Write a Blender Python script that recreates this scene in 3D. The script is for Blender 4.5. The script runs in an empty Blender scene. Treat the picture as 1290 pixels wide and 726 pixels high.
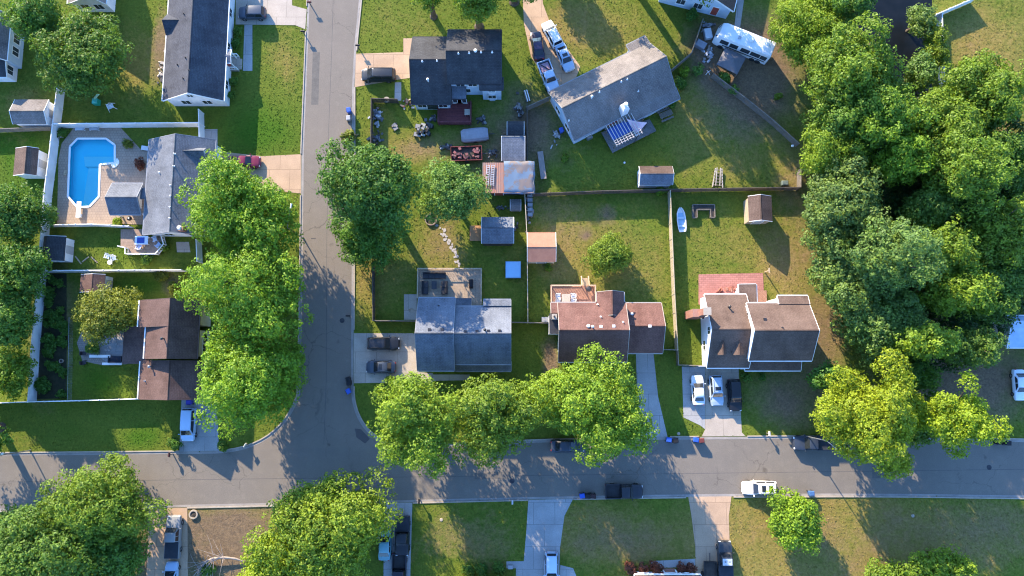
import bpy, bmesh, math, random
import numpy as np
from mathutils import Vector, Matrix, noise as mnoise
from mathutils.geometry import tessellate_polygon
SC = bpy.context.scene
COL = SC.collection
R = math.radians
PI = math.pi
rnd = random.Random(7)
# ---------------------------------------------------------------- the survey: photo pixels (1290x726) to places on the ground
FPX, HGT = 872.0, 100.0
TH = math.atan(107 / 872.0)
cT, sT = math.cos(TH), math.sin(TH)
def P(x, y, z=0.0):
    X = (x - 645) / FPX; Y = -(y - 363) / FPX
    yy = Y * cT + sT; zz = Y * sT - cT
    t = (HGT - z) / -zz
    return Vector((X * t, yy * t, z))
def P2(x, y, z=0.0):
    p = P(x, y, z); return (p.x, p.y)
def WR(x0, y0, x1, y1, z=0.0):
    mx, my = (x0 + x1) / 2, (y0 + y1) / 2
    return P(x0, my, z).x, P(mx, y1, z).y, P(x1, my, z).x, P(mx, y0, z).y
# ---------------------------------------------------------------- materials
class NT:
    def __init__(s, name):
        s.m = bpy.data.materials.new(name); s.m.use_nodes = True
        s.t = s.m.node_tree; s.n = s.t.nodes; s.b = s.n['Principled BSDF']
        s.out = s.n['Material Output']
    def new(s, typ, **kw):
        n = s.n.new(typ)
        for k, v in kw.items():
            if k in n.inputs.keys(): n.inputs[k].default_value = v
            else: setattr(n, k, v)
        return n
    def ln(s, a, b): s.t.links.new(a, b)
    def noise(s, vec, scale, detail=4, rough=.6, dist=0):
        n = s.new('ShaderNodeTexNoise'); n.inputs['Scale'].default_value = scale
        n.inputs['Detail'].default_value = detail; n.inputs['Roughness'].default_value = rough
        n.inputs['Distortion'].default_value = dist
        s.ln(vec, n.inputs['Vector']); return n.outputs['Fac']
    def rng(s, val, a, b, c=0., d=1.):
        n = s.new('ShaderNodeMapRange'); s.ln(val, n.inputs[0])
        for i, v in enumerate((a, b, c, d)): n.inputs[1 + i].default_value = v
        return n.outputs[0]
    def math(s, op, a, b=None):
        n = s.new('ShaderNodeMath', operation=op)
        for i, v in enumerate((a, b)):
            if v is None: continue
            if isinstance(v, (int, float)): n.inputs[i].default_value = v
            else: s.ln(v, n.inputs[i])
        return n.outputs[0]
    def mix(s, fac, a, b, mode='MIX'):
        n = s.new('ShaderNodeMix', data_type='RGBA', blend_type=mode)
        for i, v in ((0, fac), (6, a), (7, b)):
            if isinstance(v, (int, float)): n.inputs[i].default_value = v
            elif isinstance(v, tuple): n.inputs[i].default_value = (*v[:3], 1)
            else: s.ln(v, n.inputs[i])
        return n.outputs[2]
    def vec(s, kind='Object', scale=None):
        tc = s.new('ShaderNodeTexCoord'); o = tc.outputs[kind]
        if scale:
            mp = s.new('ShaderNodeMapping'); mp.inputs['Scale'].default_value = scale
            s.ln(o, mp.inputs[0]); o = mp.outputs[0]
        return o
    def bump(s, h, strength, dist=.05):
        n = s.new('ShaderNodeBump'); n.inputs['Strength'].default_value = strength
        n.inputs['Distance'].default_value = dist
        s.ln(h, n.inputs['Height']); s.ln(n.outputs[0], s.b.inputs['Normal'])
    def done(s, col, rough=.85, spec=.25, metal=0., coat=0.):
        if isinstance(col, tuple): s.b.inputs['Base Color'].default_value = (*col[:3], 1)
        else: s.ln(col, s.b.inputs['Base Color'])
        s.b.inputs['Roughness'].default_value = rough
        s.b.inputs['Specular IOR Level'].default_value = spec
        s.b.inputs['Metallic'].default_value = metal
        s.b.inputs['Coat Weight'].default_value = coat
        return s.m
MATS = {}
def pm(name, c1, c2=None, scale=1.5, rough=.85, bump=0., spec=.25, metal=0., coat=0., fine=.25, fscale=14., tint=False, stretch=None):
    if name in MATS: return MATS[name]
    t = NT(name); v = t.vec('Object', stretch)
    c2 = c2 or tuple(x * .75 for x in c1)
    f = t.rng(t.noise(v, scale, 5), .35, .65)
    col = t.mix(f, c1, c2)
    g = t.noise(v, fscale, 3)
    col = t.mix(fine, col, t.mix(g, (0, 0, 0), (1, 1, 1)), 'OVERLAY')
    if tint:
        oi = t.new('ShaderNodeObjectInfo'); col = t.mix(1., col, oi.outputs['Color'], 'MULTIPLY')
    if bump: t.bump(g, bump)
    MATS[name] = t.done(col, rough, spec, metal, coat); return MATS[name]
def shingle(name, c1, c2, stain=.6):
    if name in MATS: return MATS[name]
    t = NT(name); uv = t.vec('UV'); ob = t.vec('Object')
    br = t.new('ShaderNodeTexBrick'); t.ln(uv, br.inputs['Vector'])
    br.inputs['Scale'].default_value = 1.; br.inputs['Brick Width'].default_value = .45; br.inputs['Row Height'].default_value = .2
    br.inputs['Mortar Size'].default_value = .018; br.inputs['Bias'].default_value = -.2
    br.inputs['Color1'].default_value = (*c1, 1); br.inputs['Color2'].default_value = (*c2, 1)
    br.inputs['Mortar'].default_value = (*[x * .55 for x in c1], 1)
    col = br.outputs[0]
    mp = t.new('ShaderNodeMapping'); mp.inputs['Scale'].default_value = (1.1, .22, 1); t.ln(uv, mp.inputs[0])
    st = t.rng(t.noise(mp.outputs[0], 1.0, 5), .42, .72)
    col = t.mix(t.math('MULTIPLY', st, stain), col, tuple(x * .5 for x in c1))
    pa = t.rng(t.noise(ob, .35, 4), .35, .7)
    col = t.mix(t.math('MULTIPLY', pa, .4), col, tuple(min(1, x * 1.5 + .015) for x in c2))
    g = t.noise(ob, 5., 5, .75)
    col = t.mix(.7, col, t.mix(g, (0, 0, 0), (1, 1, 1)), 'OVERLAY')
    t.bump(br.outputs['Fac'], .3, .02)
    MATS[name] = t.done(col, .9, .2); return MATS[name]
def boards(name, c1, c2, w=.14, ang=0., gap=.25):
    """timber boards w metres wide, with a dark joint between them"""
    if name in MATS: return MATS[name]
    t = NT(name); tc = t.vec('Object'); mp = t.new('ShaderNodeMapping'); mp.inputs['Rotation'].default_value = (0, 0, ang); t.ln(tc, mp.inputs[0])
    br = t.new('ShaderNodeTexBrick'); t.ln(mp.outputs[0], br.inputs['Vector'])
    br.inputs['Scale'].default_value = 1.; br.inputs['Brick Width'].default_value = 3.2; br.inputs['Row Height'].default_value = w
    br.inputs['Mortar Size'].default_value = .012
    br.inputs['Color1'].default_value = (*c1, 1); br.inputs['Color2'].default_value = (*c2, 1)
    br.inputs['Mortar'].default_value = (*[x * gap for x in c1], 1)
    g = t.noise(tc, 3., 5, .7)
    col = t.mix(.5, br.outputs[0], t.mix(g, (0, 0, 0), (1, 1, 1)), 'OVERLAY')
    MATS[name] = t.done(col, .85, .2); return MATS[name]
def pavers(name, c1, c2, w=.6, h=.6, mort=.02, mcol=None):
    if name in MATS: return MATS[name]
    t = NT(name); tc = t.vec('Object')
    br = t.new('ShaderNodeTexBrick'); t.ln(tc, br.inputs['Vector'])
    br.inputs['Scale'].default_value = 1.; br.inputs['Brick Width'].default_value = w; br.inputs['Row Height'].default_value = h
    br.inputs['Mortar Size'].default_value = mort
    br.inputs['Color1'].default_value = (*c1, 1); br.inputs['Color2'].default_value = (*c2, 1)
    br.inputs['Mortar'].default_value = (*(mcol or [x * .5 for x in c1]), 1)
    big = t.rng(t.noise(tc, .4, 5), .35, .7)
    col = t.mix(t.math('MULTIPLY', big, .5), br.outputs[0], tuple(x * .55 for x in c1))
    g = t.noise(tc, 8., 5, .7)
    col = t.mix(.35, col, t.mix(g, (0, 0, 0), (1, 1, 1)), 'OVERLAY')
    t.bump(g, .15, .02)
    MATS[name] = t.done(col, .85, .25); return MATS[name]
def road_mat(name, c1, c2, c3, stretch=(.02, .75, 1)):
    t = NT(name); tc = t.vec('Object')
    a = t.rng(t.noise(tc, .12, 5), .3, .7); b = t.noise(tc, 9., 5, .8); c = t.noise(tc, .9, 6, .65)
    col = t.mix(a, c1, c2)
    col = t.mix(t.math('MULTIPLY', t.rng(c, .5, .75), .45), col, c3)
    vo = t.new('ShaderNodeTexVoronoi', feature='DISTANCE_TO_EDGE'); vo.inputs['Scale'].default_value = .16
    wp = t.new('ShaderNodeMix', data_type='VECTOR'); wp.inputs[0].default_value = .12
    nz = t.new('ShaderNodeTexNoise'); nz.inputs['Scale'].default_value = .7; nz.inputs['Detail'].default_value = 4; t.ln(tc, nz.inputs[0])
    ad = t.new('ShaderNodeVectorMath', operation='MULTIPLY_ADD'); t.ln(nz.outputs['Color'], ad.inputs[0]); ad.inputs[1].default_value = (2.2, 2.2, 0); t.ln(tc, ad.inputs[2])
    t.ln(ad.outputs[0], vo.inputs['Vector'])
    mp2 = t.new('ShaderNodeMapping'); mp2.inputs['Scale'].default_value = stretch; t.ln(tc, mp2.inputs[0])
    wr = t.rng(t.noise(mp2.outputs[0], 1., 4), .35, .7)
    col = t.mix(t.math('MULTIPLY', wr, .45), col, c2)
    sp = t.rng(t.noise(tc, .55, 2, .4), .72, .80)
    col = t.mix(t.math('MULTIPLY', sp, .8), col, tuple(x * .45 for x in c1))
    cr = t.rng(vo.outputs['Distance'], 0., .010, 1., 0.)
    msk = t.rng(t.noise(tc, .08, 2), .47, .6)
    col = t.mix(t.math('MULTIPLY', t.math('MULTIPLY', cr, msk), .6), col, tuple(x * .35 for x in c1))
    col = t.mix(.55, col, t.mix(b, (0, 0, 0), (1, 1, 1)), 'OVERLAY')
    t.bump(b, .3, .02)
    return t.done(col, .9, .25)
def ground_mat():
    t = NT('lawn'); tc = t.vec('Object')
    at = t.new('ShaderNodeAttribute', attribute_name='soil'); sp = t.new('ShaderNodeSeparateColor'); t.ln(at.outputs['Color'], sp.inputs[0])
    n1 = t.noise(tc, .22, 6, .65); n2 = t.noise(tc, 1.3, 6, .7); n3 = t.rng(t.noise(tc, 3.2, 7, .85), .28, .72)
    n4 = t.noise(tc, .07, 4)
    green = t.mix(t.rng(n2, .3, .7), (.064, .108, .014), (.126, .158, .022))
    green = t.mix(t.rng(n4, .35, .65, 0., .45), green, (.125, .142, .020))
    nn = t.math('ADD', t.math('MULTIPLY', n1, .8), t.math('MULTIPLY', n2, .5))       # about .65
    def amt(ch, k=1.):
        s = t.math('ADD', t.math('MULTIPLY', sp.outputs[ch], (.82, 1.2, 1.2)[ch]), t.math('MULTIPLY', t.math('SUBTRACT', nn, .68), 1.3))
        return t.rng(s, .22, .95)
    lush = t.mix(amt(2), green, (.048, .110, .009))
    dry = t.mix(amt(0), lush, t.mix(t.rng(n2, .3, .7), (.20, .153, .040), (.26, .182, .062)))
    dirt = t.mix(amt(1), dry, t.mix(t.rng(n2, .3, .7), (.115, .085, .058), (.20, .140, .082)))
    col = t.mix(.5, dirt, t.mix(n3, (0, 0, 0), (1, 1, 1)), 'OVERLAY')
    t.bump(n3, .8, .09)
    return t.done(col, .95, .1)
def leaf_mat():
    t = NT('leaf')
    oi = t.new('ShaderNodeObjectInfo'); ge = t.new('ShaderNodeNewGeometry')
    rp = ge.outputs['Random Per Island']
    tc = t.vec('Object'); n = t.noise(tc, .45, 3)
    br = t.math('ADD', t.rng(rp, 0, 1, .66, 1.22), t.rng(n, .3, .7, -.16, .16))
    col = t.mix(1., oi.outputs['Color'], t.mix(br, (0, 0, 0), (1, 1, 1)), 'MULTIPLY')
    yel = t.mix(1., col, (1.25, 1.08, .6), 'MULTIPLY')
    col = t.mix(t.rng(t.math('ADD', t.math('MULTIPLY', rp, .35), n), .5, .95), col, yel)
    t.ln(col, t.b.inputs['Base Color']); t.b.inputs['Roughness'].default_value = .55; t.b.inputs['Specular IOR Level'].default_value = .25
    tr = t.new('ShaderNodeBsdfTranslucent'); t.ln(t.mix(1., col, (1.25, 1.2, .5), 'MULTIPLY'), tr.inputs[0])
    ms = t.new('ShaderNodeMixShader'); ms.inputs[0].default_value = .34
    t.ln(t.b.outputs[0], ms.inputs[1]); t.ln(tr.outputs[0], ms.inputs[2]); t.ln(ms.outputs[0], t.out.inputs[0])
    return t.m
LEAF = leaf_mat()
BARK = pm('bark', (.11, .085, .06), (.06, .045, .035), 3., bump=.5)
WHITE = pm('white_paint', (.78, .78, .76), (.68, .68, .66), .8, .6, fine=.12)
VINYL = pm('white_vinyl', (.76, .77, .78), (.62, .63, .62), .5, .5, fine=.15)
SIDING_W = pm('white_siding', (.74, .75, .77), (.62, .64, .66), .7, .7, fine=.15)
SIDING_C = pm('cream_siding', (.62, .57, .48), (.52, .47, .4), .7, .7, fine=.15)
SIDING_B = pm('blue_siding', (.5, .6, .7), (.42, .52, .62), .7, .7, fine=.15)
GLASS = pm('window_glass', (.03, .04, .05), (.05, .06, .07), .5, .08, spec=.6, fine=.05)
AUTOGLASS = pm('automobile_glass', (.015, .018, .022), (.02, .024, .03), .5, .06, spec=.6, fine=.05)
CONC = pavers('concrete', (.40, .345, .285), (.37, .32, .265), 3.0, 3.0, .03)
CONC_G = pavers('grey_concrete', (.33, .33, .325), (.29, .295, .295), 3.0, 3.0, .03)
CONC_T = pavers('tan_concrete', (.44, .305, .20), (.40, .275, .18), 3.0, 3.0, .03)
KERB = pm('kerb_concrete', (.36, .31, .25), (.27, .235, .19), .8, .85, fine=.3)
WOODF = pm('weathered_wood', (.19, .165, .135), (.12, .105, .085), 2., .9, stretch=(4, 4, .6), fine=.4)
WOODL = pm('light_wood', (.42, .33, .22), (.32, .25, .17), 2., .85, fine=.4)
WOODD = pm('dark_wood', (.06, .05, .042), (.035, .03, .027), 2., .9, fine=.4)
PLY = pm('orange_plywood', (.42, .23, .11), (.33, .18, .09), 1.5, .8)
BLACK = pm('black_plastic', (.015, .015, .016), (.025, .025, .026), 3., .5, fine=.1)
RUBBER = pm('rubber', (.02, .02, .02), (.03, .03, .03), 3., .8, fine=.1)
METAL = pm('grey_metal', (.42, .43, .45), (.3, .31, .33), 2., .4, metal=.7, fine=.15)
DKMETAL = pm('dark_metal', (.06, .06, .065), (.04, .04, .045), 2., .45, metal=.5, fine=.15)
PAINT = pm('painted_surface', (1., 1., 1.), (.93, .93, .93), 1.2, .45, tint=True, fine=.1)
CARP = pm('automobile_paint', (1., 1., 1.), (.97, .97, .97), .8, .34, spec=.35, coat=.25, tint=True, fine=.04)
FABRIC = pm('fabric', (1., 1., 1.), (.86, .86, .86), 2.5, .9, tint=True, fine=.2)
REDLIGHT = pm('red_lens', (.35, .02, .015), (.3, .02, .015), 2., .2, fine=.05)
CLEAR = pm('lamp_lens', (.75, .77, .8), (.65, .67, .7), 2., .15, fine=.05)
BRICKM = pavers('red_brick', (.34, .13, .085), (.26, .10, .07), .22, .075, .01, (.35, .3, .26))
# ---------------------------------------------------------------- mesh building
ORG = {}
EXCL = []
class MB:
    def __init__(s, M=None): s.v = []; s.f = []; s.uv = {}; s.M = M
    def add(s, vs, fs, uvs=None):
        o = len(s.v)
        for p in vs:
            p = Vector(p)
            if s.M is not None: p = s.M @ p
            s.v.append((p.x, p.y, p.z))
        for i, f in enumerate(fs):
            if uvs and uvs[i] is not None: s.uv[len(s.f)] = uvs[i]
            s.f.append(tuple(o + k for k in f))
        return s
    def box(s, x0, y0, z0, x1, y1, z1):
        v = [(x, y, z) for z in (z0, z1) for y in (y0, y1) for x in (x0, x1)]
        return s.add(v, [(0, 2, 3, 1), (4, 5, 7, 6), (0, 1, 5, 4), (2, 6, 7, 3), (0, 4, 6, 2), (1, 3, 7, 5)])
    def cb(s, x, y, z, sx, sy, sz): return s.box(x - sx / 2, y - sy / 2, z - sz / 2, x + sx / 2, y + sy / 2, z + sz / 2)
    def taper(s, x, y, z0, z1, sx0, sy0, sx1, sy1):
        v = []
        for z, a, b in ((z0, sx0 / 2, sy0 / 2), (z1, sx1 / 2, sy1 / 2)):
            v += [(x - a, y - b, z), (x + a, y - b, z), (x + a, y + b, z), (x - a, y + b, z)]
        return s.add(v, [(3, 2, 1, 0), (4, 5, 6, 7)] + [(i, (i + 1) % 4, 4 + (i + 1) % 4, 4 + i) for i in range(4)])
    def prism(s, poly, z0, z1):
        n = len(poly)
        v = [(p[0], p[1], z0) for p in poly] + [(p[0], p[1], z1) for p in poly]
        return s.add(v, [tuple(range(n))[::-1], tuple(range(n, 2 * n))] + [(i, (i + 1) % n, n + (i + 1) % n, n + i) for i in range(n)])
    def extr(s, prof, axis, t0, t1):
        n = len(prof)
        mk = (lambda t, q: (t, q[0], q[1])) if axis == 'x' else (lambda t, q: (q[0], t, q[1]))
        v = [mk(t0, q) for q in prof] + [mk(t1, q) for q in prof]
        return s.add(v, [tuple(range(n))[::-1], tuple(range(n, 2 * n))] + [(i, (i + 1) % n, n + (i + 1) % n, n + i) for i in range(n)])
    def tube(s, p, q, r0, r1=None, n=6):
        r1 = r0 if r1 is None else r1
        p, q = Vector(p), Vector(q); d = q - p
        if d.length < 1e-6: return s
        a = d.orthogonal().normalized(); b = d.normalized().cross(a)
        v = []
        for c, r in ((p, r0), (q, r1)):
            for i in range(n):
                t = 2 * PI * i / n; v.append(c + a * math.cos(t) * r + b * math.sin(t) * r)
        return s.add(v, [tuple(range(n))[::-1], tuple(range(n, 2 * n))] + [(i, (i + 1) % n, n + (i + 1) % n, n + i) for i in range(n)])
    def path(s, pts, r, n=6):
        rs = r if isinstance(r, (list, tuple)) else [r] * len(pts)
        for i in range(len(pts) - 1): s.tube(pts[i], pts[i + 1], rs[i], rs[i + 1], n)
        return s
    def bar(s, p, q, w, h):
        p, q = Vector(p), Vector(q); d = (q - p).normalized()
        side = d.cross(Vector((0, 0, 1)))
        side = side.normalized() if side.length > 1e-4 else Vector((1, 0, 0))
        up = side.cross(d)
        v = []
        for c in (p, q):
            for a, b in ((-1, -1), (1, -1), (1, 1), (-1, 1)): v.append(c + side * a * w / 2 + up * b * h / 2)
        return s.add(v, [(3, 2, 1, 0), (4, 5, 6, 7)] + [(i, (i + 1) % 4, 4 + (i + 1) % 4, 4 + i) for i in range(4)])
    def lathe(s, prof, c=(0, 0, 0), n=16):
        v = []; f = []; m = len(prof)
        for i in range(n):
            t = 2 * PI * i / n
            for r, z in prof: v.append((c[0] + r * math.cos(t), c[1] + r * math.sin(t), c[2] + z))
        for i in range(n):
            for j in range(m - 1):
                f.append((i * m + j, ((i + 1) % n) * m + j, ((i + 1) % n) * m + j + 1, i * m + j + 1))
        return s.add(v, f)
    def loft(s, loops, cap=True):
        n = len(loops[0]); v = [p for l in loops for p in l]; f = []
        for i in range(len(loops) - 1):
            for j in range(n):
                f.append((i * n + j, i * n + (j + 1) % n, (i + 1) * n + (j + 1) % n, (i + 1) * n + j))
        if cap: f += [tuple(range(n))[::-1], tuple(range((len(loops) - 1) * n, len(loops) * n))]
        return s.add(v, f)
    def mesh(s, name, org, smooth):
        me = bpy.data.meshes.new(name)
        me.from_pydata([(x - org[0], y - org[1], z - org[2]) for x, y, z in s.v], [], s.f)
        if s.uv:
            ul = me.uv_layers.new(name='UVMap')
            for fi, uvs in s.uv.items():
                for k, li in enumerate(me.polygons[fi].loop_indices): ul.data[li].uv = uvs[k]
        bm = bmesh.new(); bm.from_mesh(me)
        if smooth: bmesh.ops.remove_doubles(bm, verts=bm.verts, dist=.0008)
        bmesh.ops.recalc_face_normals(bm, faces=bm.faces); bm.to_mesh(me); bm.free()
        if smooth:
            me.shade_smooth(); me.set_sharp_from_angle(angle=R(smooth if smooth is not True else 40))
        return me
    def build(s, name, m, parent=None, smooth=False, col=None, org=None):
        if parent is not None: org = ORG.get(parent.name, Vector((0, 0, 0)))
        elif org is None:
            a = np.array(s.v); org = Vector(((a[:, 0].min() + a[:, 0].max()) / 2, (a[:, 1].min() + a[:, 1].max()) / 2, a[:, 2].min()))
        o = bpy.data.objects.new(name, s.mesh(name, org, smooth)); COL.objects.link(o)
        o.data.materials.append(m)
        if parent is not None: o.parent = parent
        else: o.location = org
        if col: o.color = (*col, 1)
        ORG[o.name] = Vector(org); return o
def tag(o, label=None, cat=None, group=None, kind=None):
    if label: o['label'] = label
    if cat: o['category'] = cat
    if group: o['group'] = group
    if kind: o['kind'] = kind
    return o
def thing(name, label, cat, loc, rot=0., group=None, local=False):
    o = bpy.data.objects.new(name, None); COL.objects.link(o); o.empty_display_size = .3
    o.location = loc; o.rotation_euler = (0, 0, rot)
    ORG[o.name] = Vector((0, 0, 0)) if local else Vector(loc)
    return tag(o, label, cat, group)
def copy_tree(src, loc, rot, label, col=None, scale=None, colname=None):
    """a thing with copies of its parts and sub-parts"""
    r = src.copy(); COL.objects.link(r); r.location = loc; r.rotation_euler = (0, 0, rot); r['label'] = label
    if scale: r.scale = scale
    for ch in src.children:
        c = ch.copy(); COL.objects.link(c); c.parent = r
        if col and colname and ch.name.split('.')[0] in colname: c.color = (*col, 1)
        for g in ch.children:
            d = g.copy(); COL.objects.link(d); d.parent = c
            if col and colname and g.name.split('.')[0] in colname: d.color = (*col, 1)
    if col and colname and r.type == 'MESH': r.color = (*col, 1)
    return r
def frame(ox, oy, ang): return Matrix.Translation((ox, oy, 0)) @ Matrix.Rotation(ang, 4, 'Z')
def struct(name, mb, m):
    o = mb.build(name, m, org=Vector((0, 0, 0))); o['kind'] = 'structure'; return o
def sheet(name, pxs, z, m, z0=None):
    """a slab from its outline on the ground"""
    EXCL.append([P2(*p) for p in pxs])
    return struct(name, MB().prism([P2(*p) for p in pxs][::-1], (z0 if z0 is not None else z - .05), z), m)
# ================================================================= ground
def inpoly(x, y, poly):
    c = False; n = len(poly); j = n - 1
    for i in range(n):
        xi, yi = poly[i]; xj, yj = poly[j]
        if (yi > y) != (yj > y) and x < (xj - xi) * (y - yi) / (yj - yi) + xi: c = not c
        j = i
    return c
POOL = [(98, 175), (134, 175), (145, 183), (145, 205.5), (126.3, 207.6), (125, 248), (113, 260.5), (98, 261.5), (86, 248), (88.5, 185)]
POOLW = [P2(*p) for p in POOL]
DECK = [(78, 181), (93, 161.5), (151, 160), (179, 190), (200, 186), (206, 232), (190, 283), (72, 282), (74, 200)]
DECKW = [P2(*p) for p in DECK]
# blobs of soil: px centre, radii, (dry, bare, lush)
SOIL = [(740, 40, 70, 38, .95, .15, 0), (720, 20, 40, 30, .5, .1, 0), (830, 45, 45, 50, .3, .0, 0), (790, 90, 50, 25, .1, 0, .5),
 (330, 165, 60, 45, -.4, 0, .9), (365, 90, 20, 60, .55, 0, 0), (345, 60, 25, 40, .3, 0, 0), (500, 25, 60, 40, .3, 0, .2), (570, 25, 80, 30, .2, 0, .3),
 (870, 140, 40, 40, .75, 0, 0), (880, 200, 70, 40, .35, 0, .1), (960, 190, 60, 40, .5, 0, 0), (1000, 225, 25, 25, .9, .3, 0),
 (760, 320, 90, 90, .45, 0, 0), (700, 270, 40, 40, .3, .35, 0), (700, 320, 40, 40, .6, .2, 0), (765, 268, 14, 14, .2, .8, 0), (738, 296, 8, 8, .2, .9, 0),
 (740, 345, 40, 40, .3, 0, .2), (810, 360, 30, 50, .3, 0, .2), (935, 320, 90, 70, .5, 0, 0), (995, 330, 40, 70, .8, .2, 0), (1035, 430, 30, 60, 1.2, .5, 0), (870, 400, 20, 50, 0, 0, .4),
 (1240, 55, 70, 60, 1.1, .1, 0), (1240, 170, 60, 60, 1.0, .3, 0), (1000, 690, 130, 60, 1.5, .1, 0), (1130, 690, 160, 60, 1.0, .35, 0), (960, 650, 30, 30, .5, 0, 0), (1090, 640, 40, 15, .7, 0, 0), (1260, 660, 90, 50, .35, .3, 0),
 (285, 690, 70, 60, 1.0, .9, 0), (270, 655, 50, 18, .8, .3, 0), (340, 680, 50, 50, .5, .3, 0), (200, 700, 40, 60, .5, .9, 0),
 (30, 230, 50, 60, .1, 0, .7), (35, 130, 35, 30, .8, 0, .2), (20, 180, 30, 30, .2, 0, .8), (160, 310, 50, 25, .15, 0, .6), (130, 480, 40, 30, 0, 0, .8),
 (180, 360, 45, 15, 0, 0, .8), (215, 360, 14, 18, .2, .8, 0), (64, 420, 26, 90, 0, 1.1, 0), (100, 545, 120, 25, 0, 0, .3), (20, 555, 40, 12, .5, 0, .2), (180, 550, 30, 18, .1, 0, .7),
 (160, 60, 50, 50, .35, .1, 0), (172, 90, 18, 40, .8, .2, 0), (202, 60, 12, 50, .5, .8, 0), (195, 125, 40, 25, .1, 0, .4), (105, 130, 40, 30, .3, 0, .2),
 (590, 680, 80, 50, .5, .45, 0), (740, 670, 50, 40, 1.0, .3, 0), (800, 680, 60, 40, .8, .45, 0), (990, 500, 60, 40, .2, .4, 0), (850, 650, 30, 30, .1, 0, .4), (690, 660, 30, 30, .2, 0, .3),  # first blob: dry patches, plus the greyed tone of shaded grass painted in
 (540, 320, 40, 60, .5, .15, 0), (560, 300, 30, 40, .6, .3, 0), (505, 190, 50, 25, .8, .2, 0), (480, 140, 30, 40, .3, .1, .2), (540, 185, 40, 20, .4, .3, 0), (610, 200, 50, 70, 0, .5, 0), (660, 160, 40, 60, 0, .7, 0), (700, 170, 40, 50, 0, .35, 0), (800, 195, 90, 40, .0, .1, .2),
 (625, 350, 40, 60, .25, .1, .2), (458, 360, 20, 50, .9, .2, 0), (495, 355, 20, 40, .5, .1, 0), (670, 440, 40, 50, 0, .2, .2), (694, 455, 8, 30, 0, 1.2, 0), (990, 510, 70, 50, .1, .35, .1), (850, 500, 20, 60, 0, .15, .4), (850, 540, 20, 12, .2, 0, .4),
 (1220, 480, 90, 70, 0, .9, 0), (940, 120, 60, 60, .1, .9, 0), (960, 60, 60, 60, 0, .7, 0), (900, 60, 40, 40, 0, .9, 0), (1110, 80, 60, 80, 0, .7, 0), (1150, 300, 150, 160, 0, .6, 0), (490, 520, 50, 40, 0, 0, .3), (290, 520, 60, 60, 0, .3, .2)]
def soil_at(V):
    A = np.zeros((len(V), 3))
    A[:, 0] = .08
    for (px, py, rx, ry, d, b, l) in SOIL:
        c = P(px, py); ex = P(px + rx, py).x - c.x; ey = P(px, py - ry).y - c.y
        w = np.exp(-(((V[:, 0] - c.x) / ex) ** 2 + ((V[:, 1] - c.y) / ey) ** 2) * 1.1)
        A += w[:, None] * np.array([d, b, l])
    return np.clip(A, 0, 1)
LAWN = ground_mat()
def build_ground():
    xs = [-1500, -700, -350, -200, -150, -120] + list(np.arange(-104, 105, 1.0)) + [120, 150, 200, 350, 700, 1500]
    ys = [-1500, -700, -350, -200, -120, -80] + list(np.arange(-54, 93, 1.0)) + [110, 150, 220, 350, 700, 1500]
    nx, ny = len(xs), len(ys)
    X, Y = np.meshgrid(xs, ys)
    V = np.stack([X.ravel(), Y.ravel(), np.zeros(X.size)], 1)
    F = []
    for j in range(ny - 1):
        for i in range(nx - 1):
            if xs[i + 1] - xs[i] < 2 and ys[j + 1] - ys[j] < 2:
                q = [(xs[i], ys[j]), (xs[i + 1], ys[j]), (xs[i + 1], ys[j + 1]), (xs[i], ys[j + 1])]
                if all(inpoly(*p, DECKW) for p in q) and min((p[0] - c[0]) ** 2 + (p[1] - c[1]) ** 2 for p in q for c in [((xs[i] + xs[i + 1]) / 2, ys[j])]) < 9:
                    continue
            F.append((j * nx + i, j * nx + i + 1, (j + 1) * nx + i + 1, (j + 1) * nx + i))
    me = bpy.data.meshes.new('ground'); me.from_pydata(V.tolist(), [], F)
    A = soil_at(V)
    at = me.color_attributes.new('soil', 'FLOAT_COLOR', 'POINT')
    at.data.foreach_set('color', np.concatenate([A, np.ones((len(V), 1))], 1).astype(np.float32).ravel())
    me.materials.append(LAWN)
    o = bpy.data.objects.new('ground', me); COL.objects.link(o); o['kind'] = 'structure'
build_ground()
# ================================================================= roads
ASPH = road_mat('asphalt', (.174, .152, .126), (.140, .125, .107), (.210, .184, .150), (.75, .02, 1))
ASPH2 = road_mat('asphalt_side', (.180, .154, .128), (.150, .132, .110), (.210, .183, .150), (.75, .02, 1))
def bez(a, b, c, n=10):
    return [((1 - t) ** 2 * a[0] + 2 * t * (1 - t) * b[0] + t * t * c[0], (1 - t) ** 2 * a[1] + 2 * t * (1 - t) * b[1] + t * t * c[1]) for t in [i / n for i in range(n + 1)]]
cornerL = bez((270, 568.5), (352, 566), (375, 497), 12)
cornerR = bez((445.5, 495), (449, 545), (497, 562), 12)
top_edge_L = [(-260, 575), (0, 571), (130, 570)] + cornerL
left_edge = cornerL[-1:] + [(377, 420), (378.5, 330), (380, 190), (383.5, 100), (387.5, 0), (391, -120)]
right_edge = [(462, -120), (455, 0), (449, 60), (446.5, 110), (446.5, 250), (445.5, 420)] + cornerR
top_edge_R = cornerR[-1:] + [(600, 557.5), (700, 554), (840, 551), (990, 550), (1150, 551), (1290, 554), (1560, 560)]
bot_edge = [(1560, 634), (1290, 627.5), (1150, 625.5), (1060, 625), (920, 625.5), (800, 627), (665, 629.5), (500, 633.5), (220, 639.5), (0, 644), (-260, 650)]
main_poly = top_edge_L + [(497, 562)] + top_edge_R[1:] + bot_edge
sheet('road', top_edge_L[:3] + [(270, 568.5), (497, 562)] + top_edge_R[1:] + bot_edge, .010, ASPH, -.04)
side_poly = [(270, 568.5)] + cornerL[1:] + left_edge[1:] + right_edge + [(497, 562)]
sheet('side_road', side_poly, .014, ASPH2, -.04)
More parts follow.
